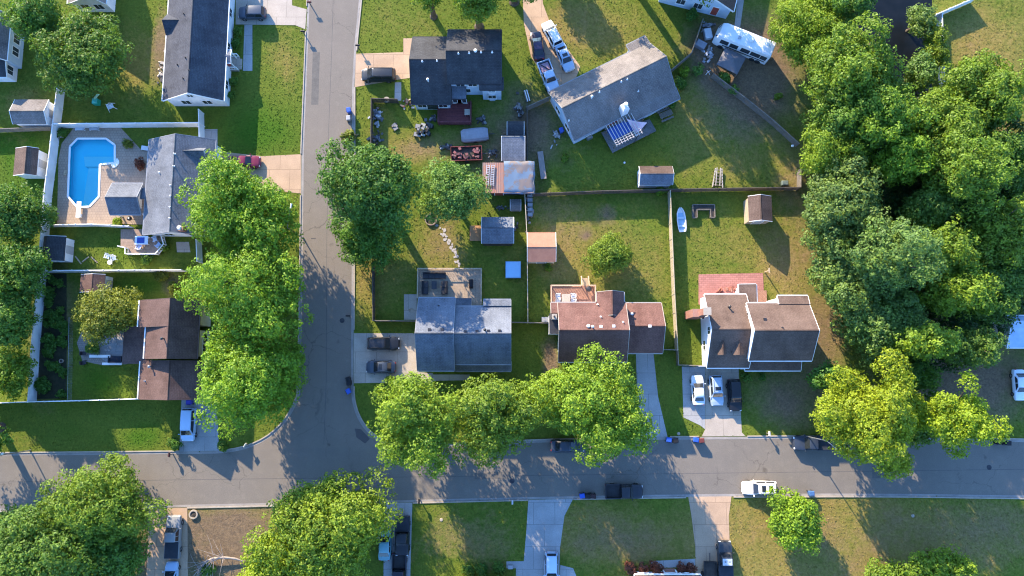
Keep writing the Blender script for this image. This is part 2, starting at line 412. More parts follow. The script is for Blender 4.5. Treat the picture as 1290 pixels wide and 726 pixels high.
def offs(px, d):
    """world polyline moved d metres to its left"""
    w = [Vector(P2(*p)) for p in px]; out = []
    for i, p in enumerate(w):
        t = (w[min(i + 1, len(w) - 1)] - w[max(i - 1, 0)]).normalized()
        out.append((p.x - t.y * d, p.y + t.x * d))
    return out
def strip(name, px, d0, d1, z0, z1, m):
    a, b = offs(px, d0), offs(px, d1); mb = MB()
    for i in range(len(a) - 1):
        v = [(*a[i], z0), (*a[i + 1], z0), (*b[i + 1], z0), (*b[i], z0), (*a[i], z1), (*a[i + 1], z1), (*b[i + 1], z1), (*b[i], z1)]
        f = [(4, 5, 6, 7), (0, 1, 5, 4), (3, 7, 6, 2)]
        if i == 0: f.append((0, 4, 7, 3))
        if i == len(a) - 2: f.append((1, 2, 6, 5))
        mb.add(v, f)
    return struct(name, mb, m)
GUT = pm('gutter_concrete', (.285, .26, .235), (.21, .195, .18), .6, .85, fine=.35)
def cut(px, gaps, ax):
    """split an edge where driveways cross it"""
    dense = []
    for a, b in zip(px[:-1], px[1:]):
        n = max(1, int(math.hypot(b[0] - a[0], b[1] - a[1]) / 4))
        dense += [(a[0] + (b[0] - a[0]) * k / n, a[1] + (b[1] - a[1]) * k / n) for k in range(n)]
    dense.append(px[-1]); runs = []; cur = []
    for p in dense:
        if any(g0 < p[ax] < g1 for g0, g1 in gaps):
            if len(cur) > 1: runs.append(cur)
            cur = []
        else: cur.append(p)
    if len(cur) > 1: runs.append(cur)
    return runs
EDGES = [(top_edge_L + left_edge[1:], [], 1, .0), (right_edge + top_edge_R[1:], [], -1, 0)]
# gutters and kerbs (left of the direction of travel is away from the road for these)
g1 = top_edge_L + left_edge[1:]
g2 = right_edge + top_edge_R[1:]
for nm, px in (('gutter', g1), ('gutter', g2), ('gutter', bot_edge)):
    strip(nm, px, -.34, 0., -.03, .020, GUT)
def kerb_runs(px, test):
    runs = []; cur = []
    dense = []
    for a, b in zip(px[:-1], px[1:]):
        n = max(1, int(math.hypot(b[0] - a[0], b[1] - a[1]) / 4))
        dense += [(a[0] + (b[0] - a[0]) * k / n, a[1] + (b[1] - a[1]) * k / n) for k in range(n)]
    dense.append(px[-1])
    for p in dense:
        if test(p):
            if len(cur) > 1: runs.append(cur)
            cur = []
        else: cur.append(p)
    if len(cur) > 1: runs.append(cur)
    return runs
def drv1(p): return (p[1] > 500 and 226 < p[0] < 276) or (p[0] > 370 and (10 < p[1] < 38 or 194 < p[1] < 246))
def drv2(p): return (p[0] < 470 and (67 < p[1] < 110 or 418 < p[1] < 483)) or (p[1] > 530 and (806 < p[0] < 842 or 884 < p[0] < 939))
def drv3(p): return any(a < p[0] < b for a, b in ((184, 236), (484, 519), (665, 722), (867, 921)))
for px, ts in ((g1, drv1), (g2, drv2), (bot_edge, drv3)):
    for run in kerb_runs(px, ts): strip('kerb', run, 0., .16, -.03, .12, KERB)
SEAM = pm('tar_seam', (.085, .078, .074), (.11, .10, .096), 1.5, .9, fine=.5)
strip('road_seam', [(x, 607.5 - x * .0125 + (8 if x > 900 else 0) * 0) for x in range(-200, 1500, 40)], -.03, .035, .005, .0135, SEAM)
strip('road_seam', [(421.5, -60), (418, 60), (413, 190), (411.5, 330), (411, 480), (408, 560)], -.03, .03, .008, .0175, SEAM)
# tar patch at the junction
sheet('road_patch', [(447, 540), (455, 541), (466, 553), (460, 559), (449, 551)], .018, pm('tar_patch', (.09, .08, .08), (.07, .065, .065), 1.))
sheet('road_patch', [(392, 300), (398, 300), (398, 301.4), (392, 301.4)], .018, MATS['tar_patch'])
PATCH = pm('old_patch', (.125, .115, .102), (.10, .094, .085), 1.2, .9, fine=.5)
for q_ in ([(1098, 588), (1127, 587), (1128, 602), (1099, 603)], [(598, 596), (646, 594.5), (646, 603), (598, 604)], [(394, 66), (403, 66), (401, 132), (392, 132)], [(130, 596), (168, 595), (169, 606), (131, 607)], [(424, 268), (436, 268), (436, 292), (424, 292)]):
    sheet('road_patch', q_, .0195, PATCH)
for (x, y) in ((431, 404), (1246, 589), (645, 606)):
    c = P(x, y); t = tag(MB().lathe([(0, .02), (.33, .02), (.36, .012)], (c.x, c.y, .004), 18).build('manhole_cover', DKMETAL), None, 'manhole cover')
    t['label'] = {431: 'dark manhole cover in the side street', 1246: 'round manhole cover in the shaded right end of the road', 645: 'round manhole cover near the middle of the long road'}[x]
# driveways, paths, patios
def slab(name, px, m, z=.03): return sheet(name, px, z, m, -.03)
slab('driveway', [(297, -30), (368, -30), (368, 7), (386.5, 12), (384.5, 37), (372, 32), (297, 31)], CONC, .030)
slab('path', [(308, 31.5), (318, 31.5), (318, 89.5), (306, 89.5)], CONC_G, .026)
slab('driveway', [(268, 190), (330, 197), (379.5, 194.5), (379, 244), (345, 240), (268, 232)], CONC_T, .030)
slab('driveway', [(448.5, 68), (508, 66), (508, 48.5), (519, 48.5), (519, 98), (505, 100), (447, 110)], CONC_T, .030)
slab('path', [(497.5, 104), (505.5, 104), (505.5, 127), (497, 127)], CONC_G, .026)
slab('driveway', [(656, -60), (680, -30), (684, 5), (694, 32), (731, 84), (722, 108), (697, 112), (669, 72), (660, 30)], CONC_T, .030)
slab('driveway', [(445.8, 420), (526, 420), (528, 469), (545, 470), (545, 482), (500, 482), (446, 483)], CONC, .030)
slab('path', [(545.3, 472), (592, 472), (592, 479), (545.3, 480)], CONC, .026)
slab('driveway', [(801, 444), (823, 444), (829, 500), (841, 551), (808, 551.5), (803, 505)], CONC_G, .030)
slab('driveway', [(888.5, 458), (930, 458), (934.5, 545), (939, 549.5), (884, 550), (888.5, 541)], CONC, .030)
slab('driveway', [(859, 462), (888.2, 462), (888.2, 541), (882, 536), (861, 526)], CONC_G, .028)
slab('driveway', [(229, 498), (273, 498), (276, 568), (226, 569)], CONC_G, .030)
slab('driveway', [(188, 641), (236, 640), (237, 740), (184, 740)], CONC_T, .030)
slab('driveway', [(484, 634), (519.5, 633.5), (516.5, 740), (483, 740)], CONC_G, .030)
slab('driveway', [(665.5, 630), (722, 628.5), (711, 650), (705.5, 690), (704, 740), (657, 740), (663, 670)], CONC_G, .030)
slab('path', [(706, 712), (722, 716), (732, 740), (704.5, 740), (705, 720)], CONC_G, .026)
slab('driveway', [(867, 626), (921.5, 625.5), (918, 650), (921, 740), (876, 740), (876, 690), (871, 650)], CONC_T, .030)
slab('path', [(820, 707), (875.7, 704), (875.7, 714), (820, 716)], CONC_G, .026)
slab('path', [(638, 707.5), (660, 707), (657, 740), (650, 740), (650, 716), (638, 716)], CONC_G, .027)
slab('patio', [(880, 346), (961, 344), (963, 384), (880, 384)], pavers('pink_paver', (.40, .185, .155), (.33, .145, .12), .6, .3, .02), .045)
slab('patio', [(97, 432), (103, 418), (118, 415), (160, 417), (160, 459), (128, 460), (104, 455)], pavers('patio_paver', (.30, .26, .225), (.25, .22, .19), .3, .3, .02), .04)
slab('patio', [(509, 371), (525, 371), (525, 403), (509, 403)], CONC, .035)
slab('patio', [(251, 163), (274, 163), (274, 183), (262, 186), (251, 186)], CONC_G, .035)
slab('path', [(931, -20), (940, -20), (932, 37), (925, 35)], CONC_G, .026)
slab('patio', [(222, 305), (238, 305), (240, 318), (223, 318)], CONC, .03)
# the pool deck, open where the pool is
def ring(outer, hole, z, m, name):
    pts = [Vector((*p, z)) for p in outer] + [Vector((*p, z)) for p in hole]
    tris = tessellate_polygon([[Vector((*p, 0)) for p in outer], [Vector((*p, 0)) for p in hole]])
    mb = MB().add(pts, [tuple(t) for t in tris])
    n = len(outer)
    for i in range(n):
        a, b = outer[i], outer[(i + 1) % n]; mb.add([(*a, z), (*b, z), (*b, -.1), (*a, -.1)], [(0, 1, 2, 3)])
    return mb
EXCL.append(DECKW)
struct('pool_deck', ring(DECKW, POOLW, .06, None, ''), pavers('pool_paver', (.36, .275, .205), (.31, .235, .175), .4, .4, .018))
# ================================================================= houses
I4 = Matrix.Identity(4)
SH_NAVY = shingle('navy_shingle', (.046, .050, .064), (.062, .067, .080))
SH_SLATE = shingle('slate_shingle', (.115, .130, .160), (.140, .156, .182))
SH_BLUE = shingle('blue_grey_shingle', (.105, .117, .14), (.132, .144, .163))
SH_GREY = shingle('grey_shingle', (.145, .132, .128), (.178, .162, .152))
SH_PINK = shingle('red_brown_shingle', (.122, .062, .052), (.142, .076, .062))
SH_BROWN = shingle('brown_shingle', (.098, .066, .054), (.115, .080, .064))
SH_DBRN = shingle('dark_brown_shingle', (.092, .056, .047), (.112, .069, .057))
SH_CHAR = shingle('charcoal_shingle', (.036, .037, .042), (.050, .052, .057))
TRIM = [WHITE]
TRIM_G = pm('grey_trim', (.26, .27, .29), (.2, .21, .23), 1., .6)
TRIM_T = pm('tan_trim', (.42, .37, .32), (.34, .3, .26), 1., .6)
class Blk: pass
def zroof(b, u, v):
    q = v if b.axis == 'x' else u
    if q <= b.r: return b.ze + (b.zr - b.ze) * (q - b.q0) / max(1e-6, b.r - b.q0)
    return b.ze + (b.zr - b.ze) * (b.q1 - q) / max(1e-6, b.q1 - b.r)
def gable(root, rect, r, axis, ze, zr, roofm, wallm, ov=.35, z0=0., wins=None, doors=None, dm=None, F=I4, trim='auto', thick=.2, wall=True, gut=True, names=('roof', 'wall'), garage=None):
    u0, v0, u1, v1 = rect
    trim = TRIM[0] if trim == 'auto' else trim
    b = Blk(); b.axis, b.ze, b.zr, b.r, b.F, b.rect = axis, ze, zr, r, F, rect
    if axis == 'x': t0, t1, q0, q1 = u0, u1, v0, v1
    else: t0, t1, q0, q1 = v0, v1, u0, u1
    b.q0, b.q1 = q0, q1
    mk = (lambda t, q, z: (t, q, z)) if axis == 'x' else (lambda t, q, z: (q, t, z))
    mb = MB(F)
    prof = [(q0, ze - thick), (q0, ze), (r, zr), (q1, ze), (q1, ze - thick), (r, zr - thick * 1.15)]
    n = 6; V = [mk(t0, *p) for p in prof] + [mk(t1, *p) for p in prof]
    Fs = [tuple(range(n))[::-1], tuple(range(n, 2 * n))] + [(i, (i + 1) % n, n + (i + 1) % n, n + i) for i in range(n)]
    L1 = math.hypot(r - q0, zr - ze); L2 = math.hypot(q1 - r, zr - ze)
    uvs = [None] * len(Fs)
    uvs[2 + 1] = [(t0, L1), (t0, 0), (t1, 0), (t1, L1)]
    uvs[2 + 2] = [(t0 + 3, 0), (t0 + 3, L2), (t1 + 3, L2), (t1 + 3, 0)]
    mb.add(V, Fs, uvs)
    b.roof = mb.build(names[0], roofm, root)
    # ridge cap
    cap = MB(F).extr([(r - .14, zr - .10 + .03), (r, zr + .035), (r + .14, zr - .07)], axis, t0 + .02, t1 - .02)
    if zr - ze > .4 and r > q0 + .2 and r < q1 - .2: cap.build('ridge_cap', roofm, b.roof)
    if trim is not None:
        fb = MB(F)
        pf = [(q0, ze - thick - .06), (q0, ze + .015), (r, zr + .015), (q1, ze + .015), (q1, ze - thick - .06), (r, zr - thick * 1.15 - .06)]
        fb.extr(pf, axis, t0 - .06, t0 - .002).build('fascia', trim, b.roof); MB(F).extr(pf, axis, t1 + .002, t1 + .06).build('fascia', trim, b.roof)
        if gut:
            for q, sg in ((q0, -1), (q1, 1)):
                gb = MB(F)
                lo, hi = sorted((q + sg * .003, q + sg * .14))
                if axis == 'x': gb.box(t0, lo, ze - .17, t1, hi, ze - .035)
                else: gb.box(lo, t0, ze - .17, hi, t1, ze - .035)
                gb.build('gutter', trim, b.roof)
    if wall:
        def zu(q): return (zroof_q(b, q)) - thick * 1.1 - .01
        def zroof_q(b, q):
            return ze + (zr - ze) * ((q - q0) / max(1e-6, r - q0) if q <= r else (q1 - q) / max(1e-6, q1 - r))
        a, c = q0 + ov, q1 - ov
        pw = [(a, z0), (c, z0), (c, zu(c)), (r, zu(r)), (a, zu(a))] if a < r < c else [(a, z0), (c, z0), (c, zu(c)), (a, zu(a))]
        wb = MB(F).extr(pw, axis, t0 + ov, t1 - ov)
        b.wall = wb.build(names[1], wallm, root)
        b.w = (u0 + ov, v0 + ov, u1 - ov, v1 - ov)
        for side, ps in (wins or {}).items():
            for p in ps: opening(root, b, side, p, 'window')
        for side, ps in (doors or {}).items():
            for p in ps: opening(root, b, side, p, 'door', dm)
        for side, ps in (garage or {}).items():
            for p in ps: opening(root, b, side, p, 'garage_door')
    return b
def opening(root, b, side, p, kind, dm=None):
    """p: fraction along the wall, or (fraction, sill, width, height)"""
    if kind == 'window': fr, z, w, h = p if isinstance(p, tuple) else (p, .95, 1.25, 1.25)
    elif kind == 'door': fr, z, w, h = p if isinstance(p, tuple) else (p, .12, .95, 2.05)
    else: fr, z, w, h = p if isinstance(p, tuple) else (p, .02, 4.8, 2.15)
    x0, y0, x1, y1 = b.w
    if side in 'SN':
        c = Vector((x0 + (x1 - x0) * fr, y0 if side == 'S' else y1, 0)); d = Vector((1, 0, 0)); nrm = Vector((0, -1 if side == 'S' else 1, 0))
    else:
        c = Vector((x0 if side == 'W' else x1, y0 + (y1 - y0) * fr, 0)); d = Vector((0, 1, 0)); nrm = Vector((-1 if side == 'W' else 1, 0, 0))
    M = b.F @ Matrix(((d.x, nrm.x, 0, c.x), (d.y, nrm.y, 0, c.y), (0, 0, 1, 0), (0, 0, 0, 1)))
    # local: x along the wall, y outwards, z up
    if kind == 'window':
        f = MB(M)
        f.box(-w / 2 - .09, -.02, z - .09, -w / 2, .055, z + h + .09).box(w / 2, -.02, z - .09, w / 2 + .09, .055, z + h + .09)
        f.box(-w / 2, -.02, z - .09, w / 2, .055, z).box(-w / 2, -.02, z + h, w / 2, .055, z + h + .09).box(-.025, .025, z, .025, .05, z + h)
        o = f.build('window', WHITE, root)
        MB(M).box(-w / 2, -.02, z, w / 2, .02, z + h).build('pane', GLASS, o)
        MB(M).box(-w / 2 - .14, -.01, z - .14, w / 2 + .14, .10, z - .092).build('sill', WHITE, o)
    elif kind == 'door':
        o = MB(M).box(-w / 2, -.02, z, w / 2, .05, z + h).build('door', dm or pm('door_paint', (.35, .07, .05), (.3, .06, .045), 1, .5, tint=False), root)
        MB(M).box(-w / 2 - .1, -.02, z, -w / 2 - .003, .06, z + h + .1).box(w / 2 + .003, -.02, z, w / 2 + .1, .06, z + h + .1).box(-w / 2 - .003, -.02, z + h + .003, w / 2 + .003, .06, z + h + .1).build('door_frame', WHITE, o)
        MB(M).tube((w / 2 - .1, .05, z + 1), (w / 2 - .1, .11, z + 1), .035).build('handle', METAL, o)
    else:
        f = MB(M)
        for k in range(4): f.box(-w / 2, -.02, z + k * h / 4 + .01, w / 2, .04, z + (k + 1) * h / 4 - .01)
        o = f.build('garage_door', WHITE, root)
        MB(M).box(-.12, .04, z + .25, .12, .08, z + .29).build('handle', DKMETAL, o)
def on_roof(b, px, py):
    z = b.ze
    Fi = b.F.inverted()
    for _ in range(12):
        p = P(px, py, z); l = Fi @ p; z = zroof(b, l.x, l.y)
    return P(px, py, z)
def vents(b, pts, m=None):
    for i, q in enumerate(pts):
        p = on_roof(b, q[0], q[1]); k = q[2] if len(q) > 2 else 'p'
        if k == 'p': mb = MB().tube((p.x, p.y, p.z - .15), (p.x, p.y, p.z + .35), .07, n=10).lathe([(.16, 0), (.12, .05), (.075, .06)], (p.x, p.y, p.z - .02), 10)
        elif k == 'P': mb = MB().tube((p.x, p.y, p.z - .2), (p.x, p.y, p.z + .75), .10, n=10).lathe([(.02, .95), (.2, .78), (.2, .74), (.1, .7)], (p.x, p.y, p.z), 12)
        elif k == 'T': mb = MB().lathe([(0, .42), (.15, .4), (.24, .28), (.24, .12), (.17, .1), (.17, -.1)], tuple(p), 14)
        else: mb = MB().cb(p.x, p.y, p.z + .07, .4, .36, .2)
        mb.build('vent', m or WHITE, b.roof)
def chimney(root, px, py, zt, sx, sy, m, zb=0., b=None, cap=True, name='chimney'):
    c = P(px, py, zt)
    o = MB().box(c.x - sx / 2, c.y - sy / 2, zb, c.x + sx / 2, c.y + sy / 2, zt - .002).build(name, m, b.roof if b else root)
    f = MB().cb(c.x, c.y, zt + .05, sx + .16, sy + .16, .1); f.build('chimney_cap', KERB, b.roof) if b else f.build('chimney_cap', KERB, o)
    MB().tube((c.x, c.y, zt + .1), (c.x, c.y, zt + .4), .13, n=10).build('flue', DKMETAL, b.roof if b else o)
def house(label, px, py, name='house', cat='house', group=None):
    return thing(name, label, cat, P(px, py), group=group)
def railing(root, pts, z, h=.95, m=WHITE, name='railing', gap=.35):
    """posts, rails and balusters round a deck; pts are world points"""
    mb = MB()
    for a, b in zip(pts[:-1], pts[1:]):
        a = Vector((*a[:2], z)); b = Vector((*b[:2], z)); L = (b - a).length
        mb.bar(a + Vector((0, 0, h)), b + Vector((0, 0, h)), .14, .06); mb.bar(a + Vector((0, 0, .12)), b + Vector((0, 0, .12)), .06, .06)
        n = max(1, int(L / gap))
        for k in range(1, n):
            p = a.lerp(b, k / n); mb.bar(p + Vector((0, 0, .14)), p + Vector((0, 0, h - .035)), .04, .04)
    o = mb.build(name, m, root)
    pb = MB()
    for p in pts: pb.cb(p[0], p[1], z + h / 2 + .03, .12, .12, h + .06)
    pb.build('railing_posts', m, o)
    return o
def deck(root, poly, z, m, legs=True, name='deck'):
    o = MB().prism(poly, z - .12, z).build(name, m, root)
    fb = MB(); cx = sum(p[0] for p in poly) / len(poly); cy = sum(p[1] for p in poly) / len(poly)
    for p in poly: q = (p[0] + (cx - p[0]) * .06, p[1] + (cy - p[1]) * .06); fb.box(q[0] - .07, q[1] - .07, 0, q[0] + .07, q[1] + .07, z - .123)
    fb.build('deck_supports', WOODF, o)
    return o
def lx(px, z=0, y=363): return P(px, y, z).x
def ly(py, z=0, x=645): return P(x, py, z).y
# ---- navy ranch house, top left
h = house('long ranch house with half grey, half navy roof and white gable, top left', 250, 60)
rc = WR(210.5, -62, 286.5, 127, 3.0)
b1 = gable(h, rc, P(239.5, 60, 5.9).x, 'y', 3.0, 5.9, SH_NAVY, SIDING_W, wins={'S': [.3, .68, (.5, 3.6, .8, .7)], 'E': [.12, .38, .62, .85], 'W': [.15, .8]}, doors={'E': [(.27, .4, .95, 2.05)]})
vents(b1, [(232, 18), (234, 73), (224, 82), (238, 89), (231, 99)], DKMETAL)
dr = WR(208.5, 17, 228, 43, 3.3); gable(h, (dr[0], dr[1], dr[2] + .8, dr[3]), (dr[1] + dr[3]) / 2, 'x', 3.05, 4.4, SH_NAVY, SIDING_W, z0=0, trim=None, ov=.25)
c = P(289, 81.5); pr = MB().box(c.x - .2, c.y - 1.1, 0, c.x + 1.6, c.y + 1.1, .42).box(c.x + 1.6, c.y - .8, 0, c.x + 1.95, c.y + .8, .26).build('porch', CONC, h)
railing(h, [(c.x + .1, c.y - 1.05), (c.x + 1.55, c.y - 1.05)], .42); railing(h, [(c.x + .1, c.y + 1.05), (c.x + 1.55, c.y + 1.05)], .42)
gable(h, (c.x - .3, c.y - .95, c.x + 1.35, c.y + .95), c.y, 'x', 2.75, 3.05, SH_SLATE, SIDING_W, wall=False, thick=.12, names=('porch_roof', 'wall'))
for s in (-1, 1): MB().cb(c.x + 1.2, c.y + s * .8, 1.5, .12, .12, 2.18).build('porch_post', WHITE, h)
TRIM[0] = TRIM_G
# ---- pool house
h = house('L-shaped house with blue grey roof beside the swimming pool', 215, 245)
rc = WR(184, 176, 268, 296, 3.0)
b = gable(h, rc, P(216.5, 240, 5.4).x, 'y', 3.0, 5.4, SH_BLUE, SIDING_W, wins={'S': [.3, .7], 'W': [.72, .9], 'E': [.2, .5, .8]}, doors={'W': [(.12, .55, 1.6, 2.05)], 'E': [(.35, .2, .95, 2.05)]})
vents(b, [(220, 194), (219, 209.5), (201, 217.5), (215, 233.5), (215, 247), (214.5, 261), (214, 275)])
c = P(227, 287.5, 5.6); chim = MB().box(c.x - .35, c.y - .35, 3, c.x + .35, c.y + .35, 5.5).build('chimney', BRICKM, b.roof); MB().lathe([(0, .62), (.2, .6), (.32, .45), (.32, .3), (.15, .25), (.15, 0)], (c.x, c.y, 5.5), 12).build('chimney_cap', WHITE, b.roof)
rc = WR(232, 186, 258, 198, 4.2); gable(h, rc, (rc[1] + rc[3]) / 2, 'x', 4.0, 4.9, SH_BLUE, SIDING_W, z0=2.9, thick=.12, ov=.15, gut=False, wins={'E': [(.5, 3.2, .6, .6)]})
rc = WR(139, 231, 178, 270, 3.0)
b2 = gable(h, rc, P(0, 248.5, 4.3).y, 'x', 2.9, 4.3, SH_BLUE, SIDING_W, wins={'N': [.5]}, wall=False)
for (x, y) in ((141.5, 233.5), (141.5, 268), (175, 268)): q = P(x, y, 2.7); MB().box(q.x - .09, q.y - .09, .06, q.x + .09, q.y + .09, 2.78).build('porch_post', WHITE, h)
q0 = P(143, 236, .06); q1 = P(178, 268, .06); MB().box(q0.x + 2.4, q1.y + .6, .05, q1.x, q0.y, 2.6).build('wall', SIDING_W, h)
rc = WR(177.5, 237, 192, 251, 2.9); gable(h, rc, rc[1] + .1, 'x', 2.85, 3.0, SH_SLATE, SIDING_W, wall=False, thick=.1, gut=False)
dk = [P2(*p, .6) for p in [(152, 289), (184, 289), (184, 299), (207, 299), (210, 309), (200, 321), (162, 321), (162, 313), (152, 311)]]
deck(h, dk[::-1], .6, boards('tan_deck', (.32, .235, .18), (.27, .195, .15), .14, 0))
railing(h, [P2(207, 299, .6), P2(210, 309, .6), P2(200, 321, .6), P2(162, 321, .6), P2(162, 313.5, .6), P2(153, 311.5, .6)], .6)
TRIM[0] = pm('brown_trim', (.10, .065, .055), (.08, .05, .042), 1., .6)
# ---- left brown house
h = house('two level house with dark brown roof behind the corner trees', 215, 440)
rc = WR(176, 378.5, 251, 412, 4.6); r0 = P(212, 415, 7.2).x
gable(h, rc, r0, 'y', 4.6, 7.2, SH_DBRN, SIDING_C, wins={'N': [.3, .7], 'W': [(.5, 3, 1.2, 1.2)]})
rc2 = WR(183.7, 411.2, 251, 452, 4.6); rc2 = (rc2[0], rc2[1], rc[2], rc[1] - .02)
b = gable(h, rc2, r0, 'y', 4.6, 7.2 - (rc2[0] - rc[0]) * .0, SH_DBRN, SIDING_C, wins={'W': [(.3, 2.9, 1.2, 1.2), (.7, 2.9, 1.2, 1.2)], 'E': [.3, .7]})
vents(b, [(207, 427, 'P')], DKMETAL)
rc3 = WR(176.5, 455, 263, 503, 3.0)
b = gable(h, rc3, P(212.5, 478, 5.3).x, 'y', 3.0, 5.3, SH_DBRN, SIDING_C, wins={'S': [.25], 'W': [.5]}, garage={'S': [(.70, .03, 4.6, 2.1)]})
vents(b, [(183, 480), (191, 462, 'P')], METAL)
for q_ in (rc, rc2, rc3):
    z_ = 3.0 if q_ is rc3 else 4.6
    MB().box(q_[0] - .30, q_[1] + .02, z_ - .16, q_[0] - .145, q_[3] - .02, z_ - .02).build('white_gutter', WHITE, h)
rc4 = WR(155, 411.5, 187, 458, 2.7); gable(h, rc4, rc4[2] - .05, 'y', 2.5, 3.0, SH_DBRN, SIDING_C, wall=False, gut=True)
for y in (.3, .97): MB().cb(rc4[0] + .25, rc4[1] + (rc4[3] - rc4[1]) * y - .2, 1.2, .14, .14, 2.36).build('porch_post', WHITE, h)
TRIM[0] = DKMETAL
# ---- top centre navy house
h = house('house with patchy black roof and white rear wall, top centre', 577, 80)
rc = WR(519, 47, 569, 131, 3.1)
b = gable(h, rc, P(545, 74.8, 5.8).y, 'x', 3.1, 5.8, SH_CHAR, SIDING_B, wins={'S': [.2, .8], 'W': [.3]}, doors={'S': [(.5, .3, 1.7, 2.0)]}, dm=GLASS, garage={'W': [(.68, .03, 4.4, 2.1)]})
vents(b, [(532, 77.5), (550.5, 76.7), (539.5, 102.7, 'P')])
rc2 = WR(564, 38, 632, 105, 5.0); zr2 = 7.6
b = gable(h, (rc2[0], rc2[1], rc2[2], rc2[3]), P(600, 64, zr2).y, 'x', 5.0, zr2, SH_CHAR, SIDING_B, wins={'S': [(.45, 3.2, 1.2, 1.1), .3, (.2, 3.2, 1.2, 1.1)], 'E': [.3, .7, (.5, 3.2, 1.1, 1.1)], 'N': [.3, .7]})
vents(b, [(577.5, 67.5), (591, 67), (606, 66), (620, 66), (599, 64.6, 'T')])
rc3 = WR(604, 100, 634, 111.5, 5.0); gable(h, (rc3[0], rc3[1], rc3[2], rc3[3] + .3), rc3[3] + .25, 'x', 4.6, 5.2, SH_CHAR, SIDING_B, wins={'S': [(.5, 3.0, 1., 1.)]})
x0, y0, x1, y1 = WR(610, 112, 630, 124, 1.5)
bay = [(x0, y1 + .9), (x0, y1), (x0 + .8, y0 + .2), (x1 - .8, y0 + .2), (x1, y1), (x1, y1 + .9)]
MB().prism(bay, 0, 3.0).build('bay', SIDING_B, h); MB().prism([(p[0] + (0.1 if p[0] > (x0 + x1) / 2 else -.1), p[1] - .1) for p in bay], 3.003, 3.12).build('bay_roof', WHITE, h)
bb = Blk(); bb.F = I4; bb.w = (x0 + .8, y0 + .2, x1 - .8, y1); opening(h, bb, 'S', (.5, 1.0, 1.1, 1.2), 'window')
rc4 = WR(569.5, 109.5, 587, 124, 2.9); gable(h, (rc4[0], rc4[1], rc4[2], rc4[3] + .8), rc4[3] + .75, 'x', 2.8, 3.4, SH_SLATE, SIDING_B, ov=.15, wins={'S': [.3, .7]})
dk = WR(552, 130.5, 594, 157, .6); red = boards('red_deck', (.17, .05, .05), (.13, .04, .045), .14, 0)
deck(h, [(dk[0], dk[1]), (dk[2], dk[1]), (dk[2], dk[3] + .3), (dk[0], dk[3] + .3)], .6, red)
railing(h, [(dk[0] + .07, dk[3]), (dk[0] + .07, dk[1] + .07), (dk[2] - .07, dk[1] + .07), (dk[2] - .07, dk[3])], .6, .9, pm('red_timber', (.15, .045, .045), (.11, .035, .04), 2.))
TRIM[0] = TRIM_G
# ---- diagonal grey house
h = house('diagonal ranch house with grey roof and a white chimney', 770, 118)
A = P(691.5, 115.5, 3.0); Bq = P(820, 52, 3.0); ang = math.atan2(Bq.y - A.y, Bq.x - A.x)
FD = frame(A.x, A.y, ang); FDi = FD.inverted()
def dl(px, py, z=3.0): q = FDi @ P(px, py, z); return q.x, q.y
La = dl(840, 72, 5.9)[0]; yS = dl(721, 178.5)[1]; yN = dl(820, 52)[1]; yr = dl(775, 103, 5.9)[1]
ux = dl(790, 58)[0]
bm_ = gable(h, (-.15, yS, La, -.05), yr, 'x', 3.0, 5.9, SH_GREY, SIDING_B, F=FD, wins={'W': [.3, .7], 'S': [.15, .5, .9], 'N': [.55, .75]}, doors={'S': [(.4, .5, 1.7, 2.0)], 'N': [(.62, .2, .95, 2.05)]}, garage={'N': [(.2, .03, 4.8, 2.1)]})
vents(bm_, [(745, 124, 'P'), (755, 116), (782.5, 103), (804, 115), (790, 100), (716.5, 152)])
vN = dl(820, 52)[1]
slope = (5.4 - 3.0) / (-.05 - yr)
gable(h, (ux, -.15, La + .02, 1.15), -.12, 'x', 3.0 - 1.15 * .1, 3.03, SH_GREY, SIDING_B, F=FD, wins={'N': [.3, .7]})
x2 = dl(775, 128)[0]
gable(h, (x2 - .2, yS - 1.3, La + .1, yS + .3), yS + .28, 'x', 2.6, 3.16, SH_GREY, SIDING_B, F=FD, wins={'S': [.5]})
q = P(788, 133, 5.6); ch = MB(FD); l = FDi @ q
ch.box(l.x - .5, l.y - .55, 0, l.x + .5, l.y + .55, 5.0).taper(l.x, l.y, 5.0, 5.5, 1.0, 1.1, .6, .65).build('chimney', SIDING_W, h)
MB(FD).lathe([(0, .75), (.22, .72), (.32, .6), (.32, .45), (.2, .4), (.2, 0)], (l.x, l.y, 5.5), 14).build('flue', WHITE, h)
# pergola over the deck
d0 = dl(760, 166, .6); d1 = dl(800, 183, .6); dd = dl(768, 190, .6)
dx0, dx1, dy0, dy1 = dl(757, 166, .6)[0], dl(799, 160, .6)[0], dl(769, 194, .6)[1], dl(762, 165, .6)[1]
deck(h, [(FD @ Vector((a, c, 0)))[:2] for a, c in ((dx0, dy0), (dx1 + 1.6, dy0), (dx1 + 1.6, dy1), (dx0, dy1))], .6, boards('grey_deck', (.20, .195, .19), (.16, .155, .15), .14, ang))
pg = thing('pergola', 'slatted timber pergola over the deck of the diagonal house', 'pergola', P(780, 175))
for (a, c) in ((dx0 + .5, dy0 + .5), (dx1 - .3, dy0 + .5), (dx0 + .5, dy1 - .4), (dx1 - .3, dy1 - .4)): MB(FD).box(a - .07, c - .07, .6, a + .07, c + .07, 2.98).build('post', WOODF, pg)
for c in (dy0 + .5, dy1 - .4): MB(FD).box(dx0, c - .05, 2.84, dx1, c + .05, 2.98).build('beam', WOODF, pg)
for k in range(10):
    a = dx0 + .35 + (dx1 - dx0 - .6) * k / 9
    MB(FD).box(a - .03, dy0 + .0, 2.985, a + .03, dy1, 3.14).build('rafter', pm('pale_rafter', (.62, .56, .52), (.5, .46, .43), 2), pg)
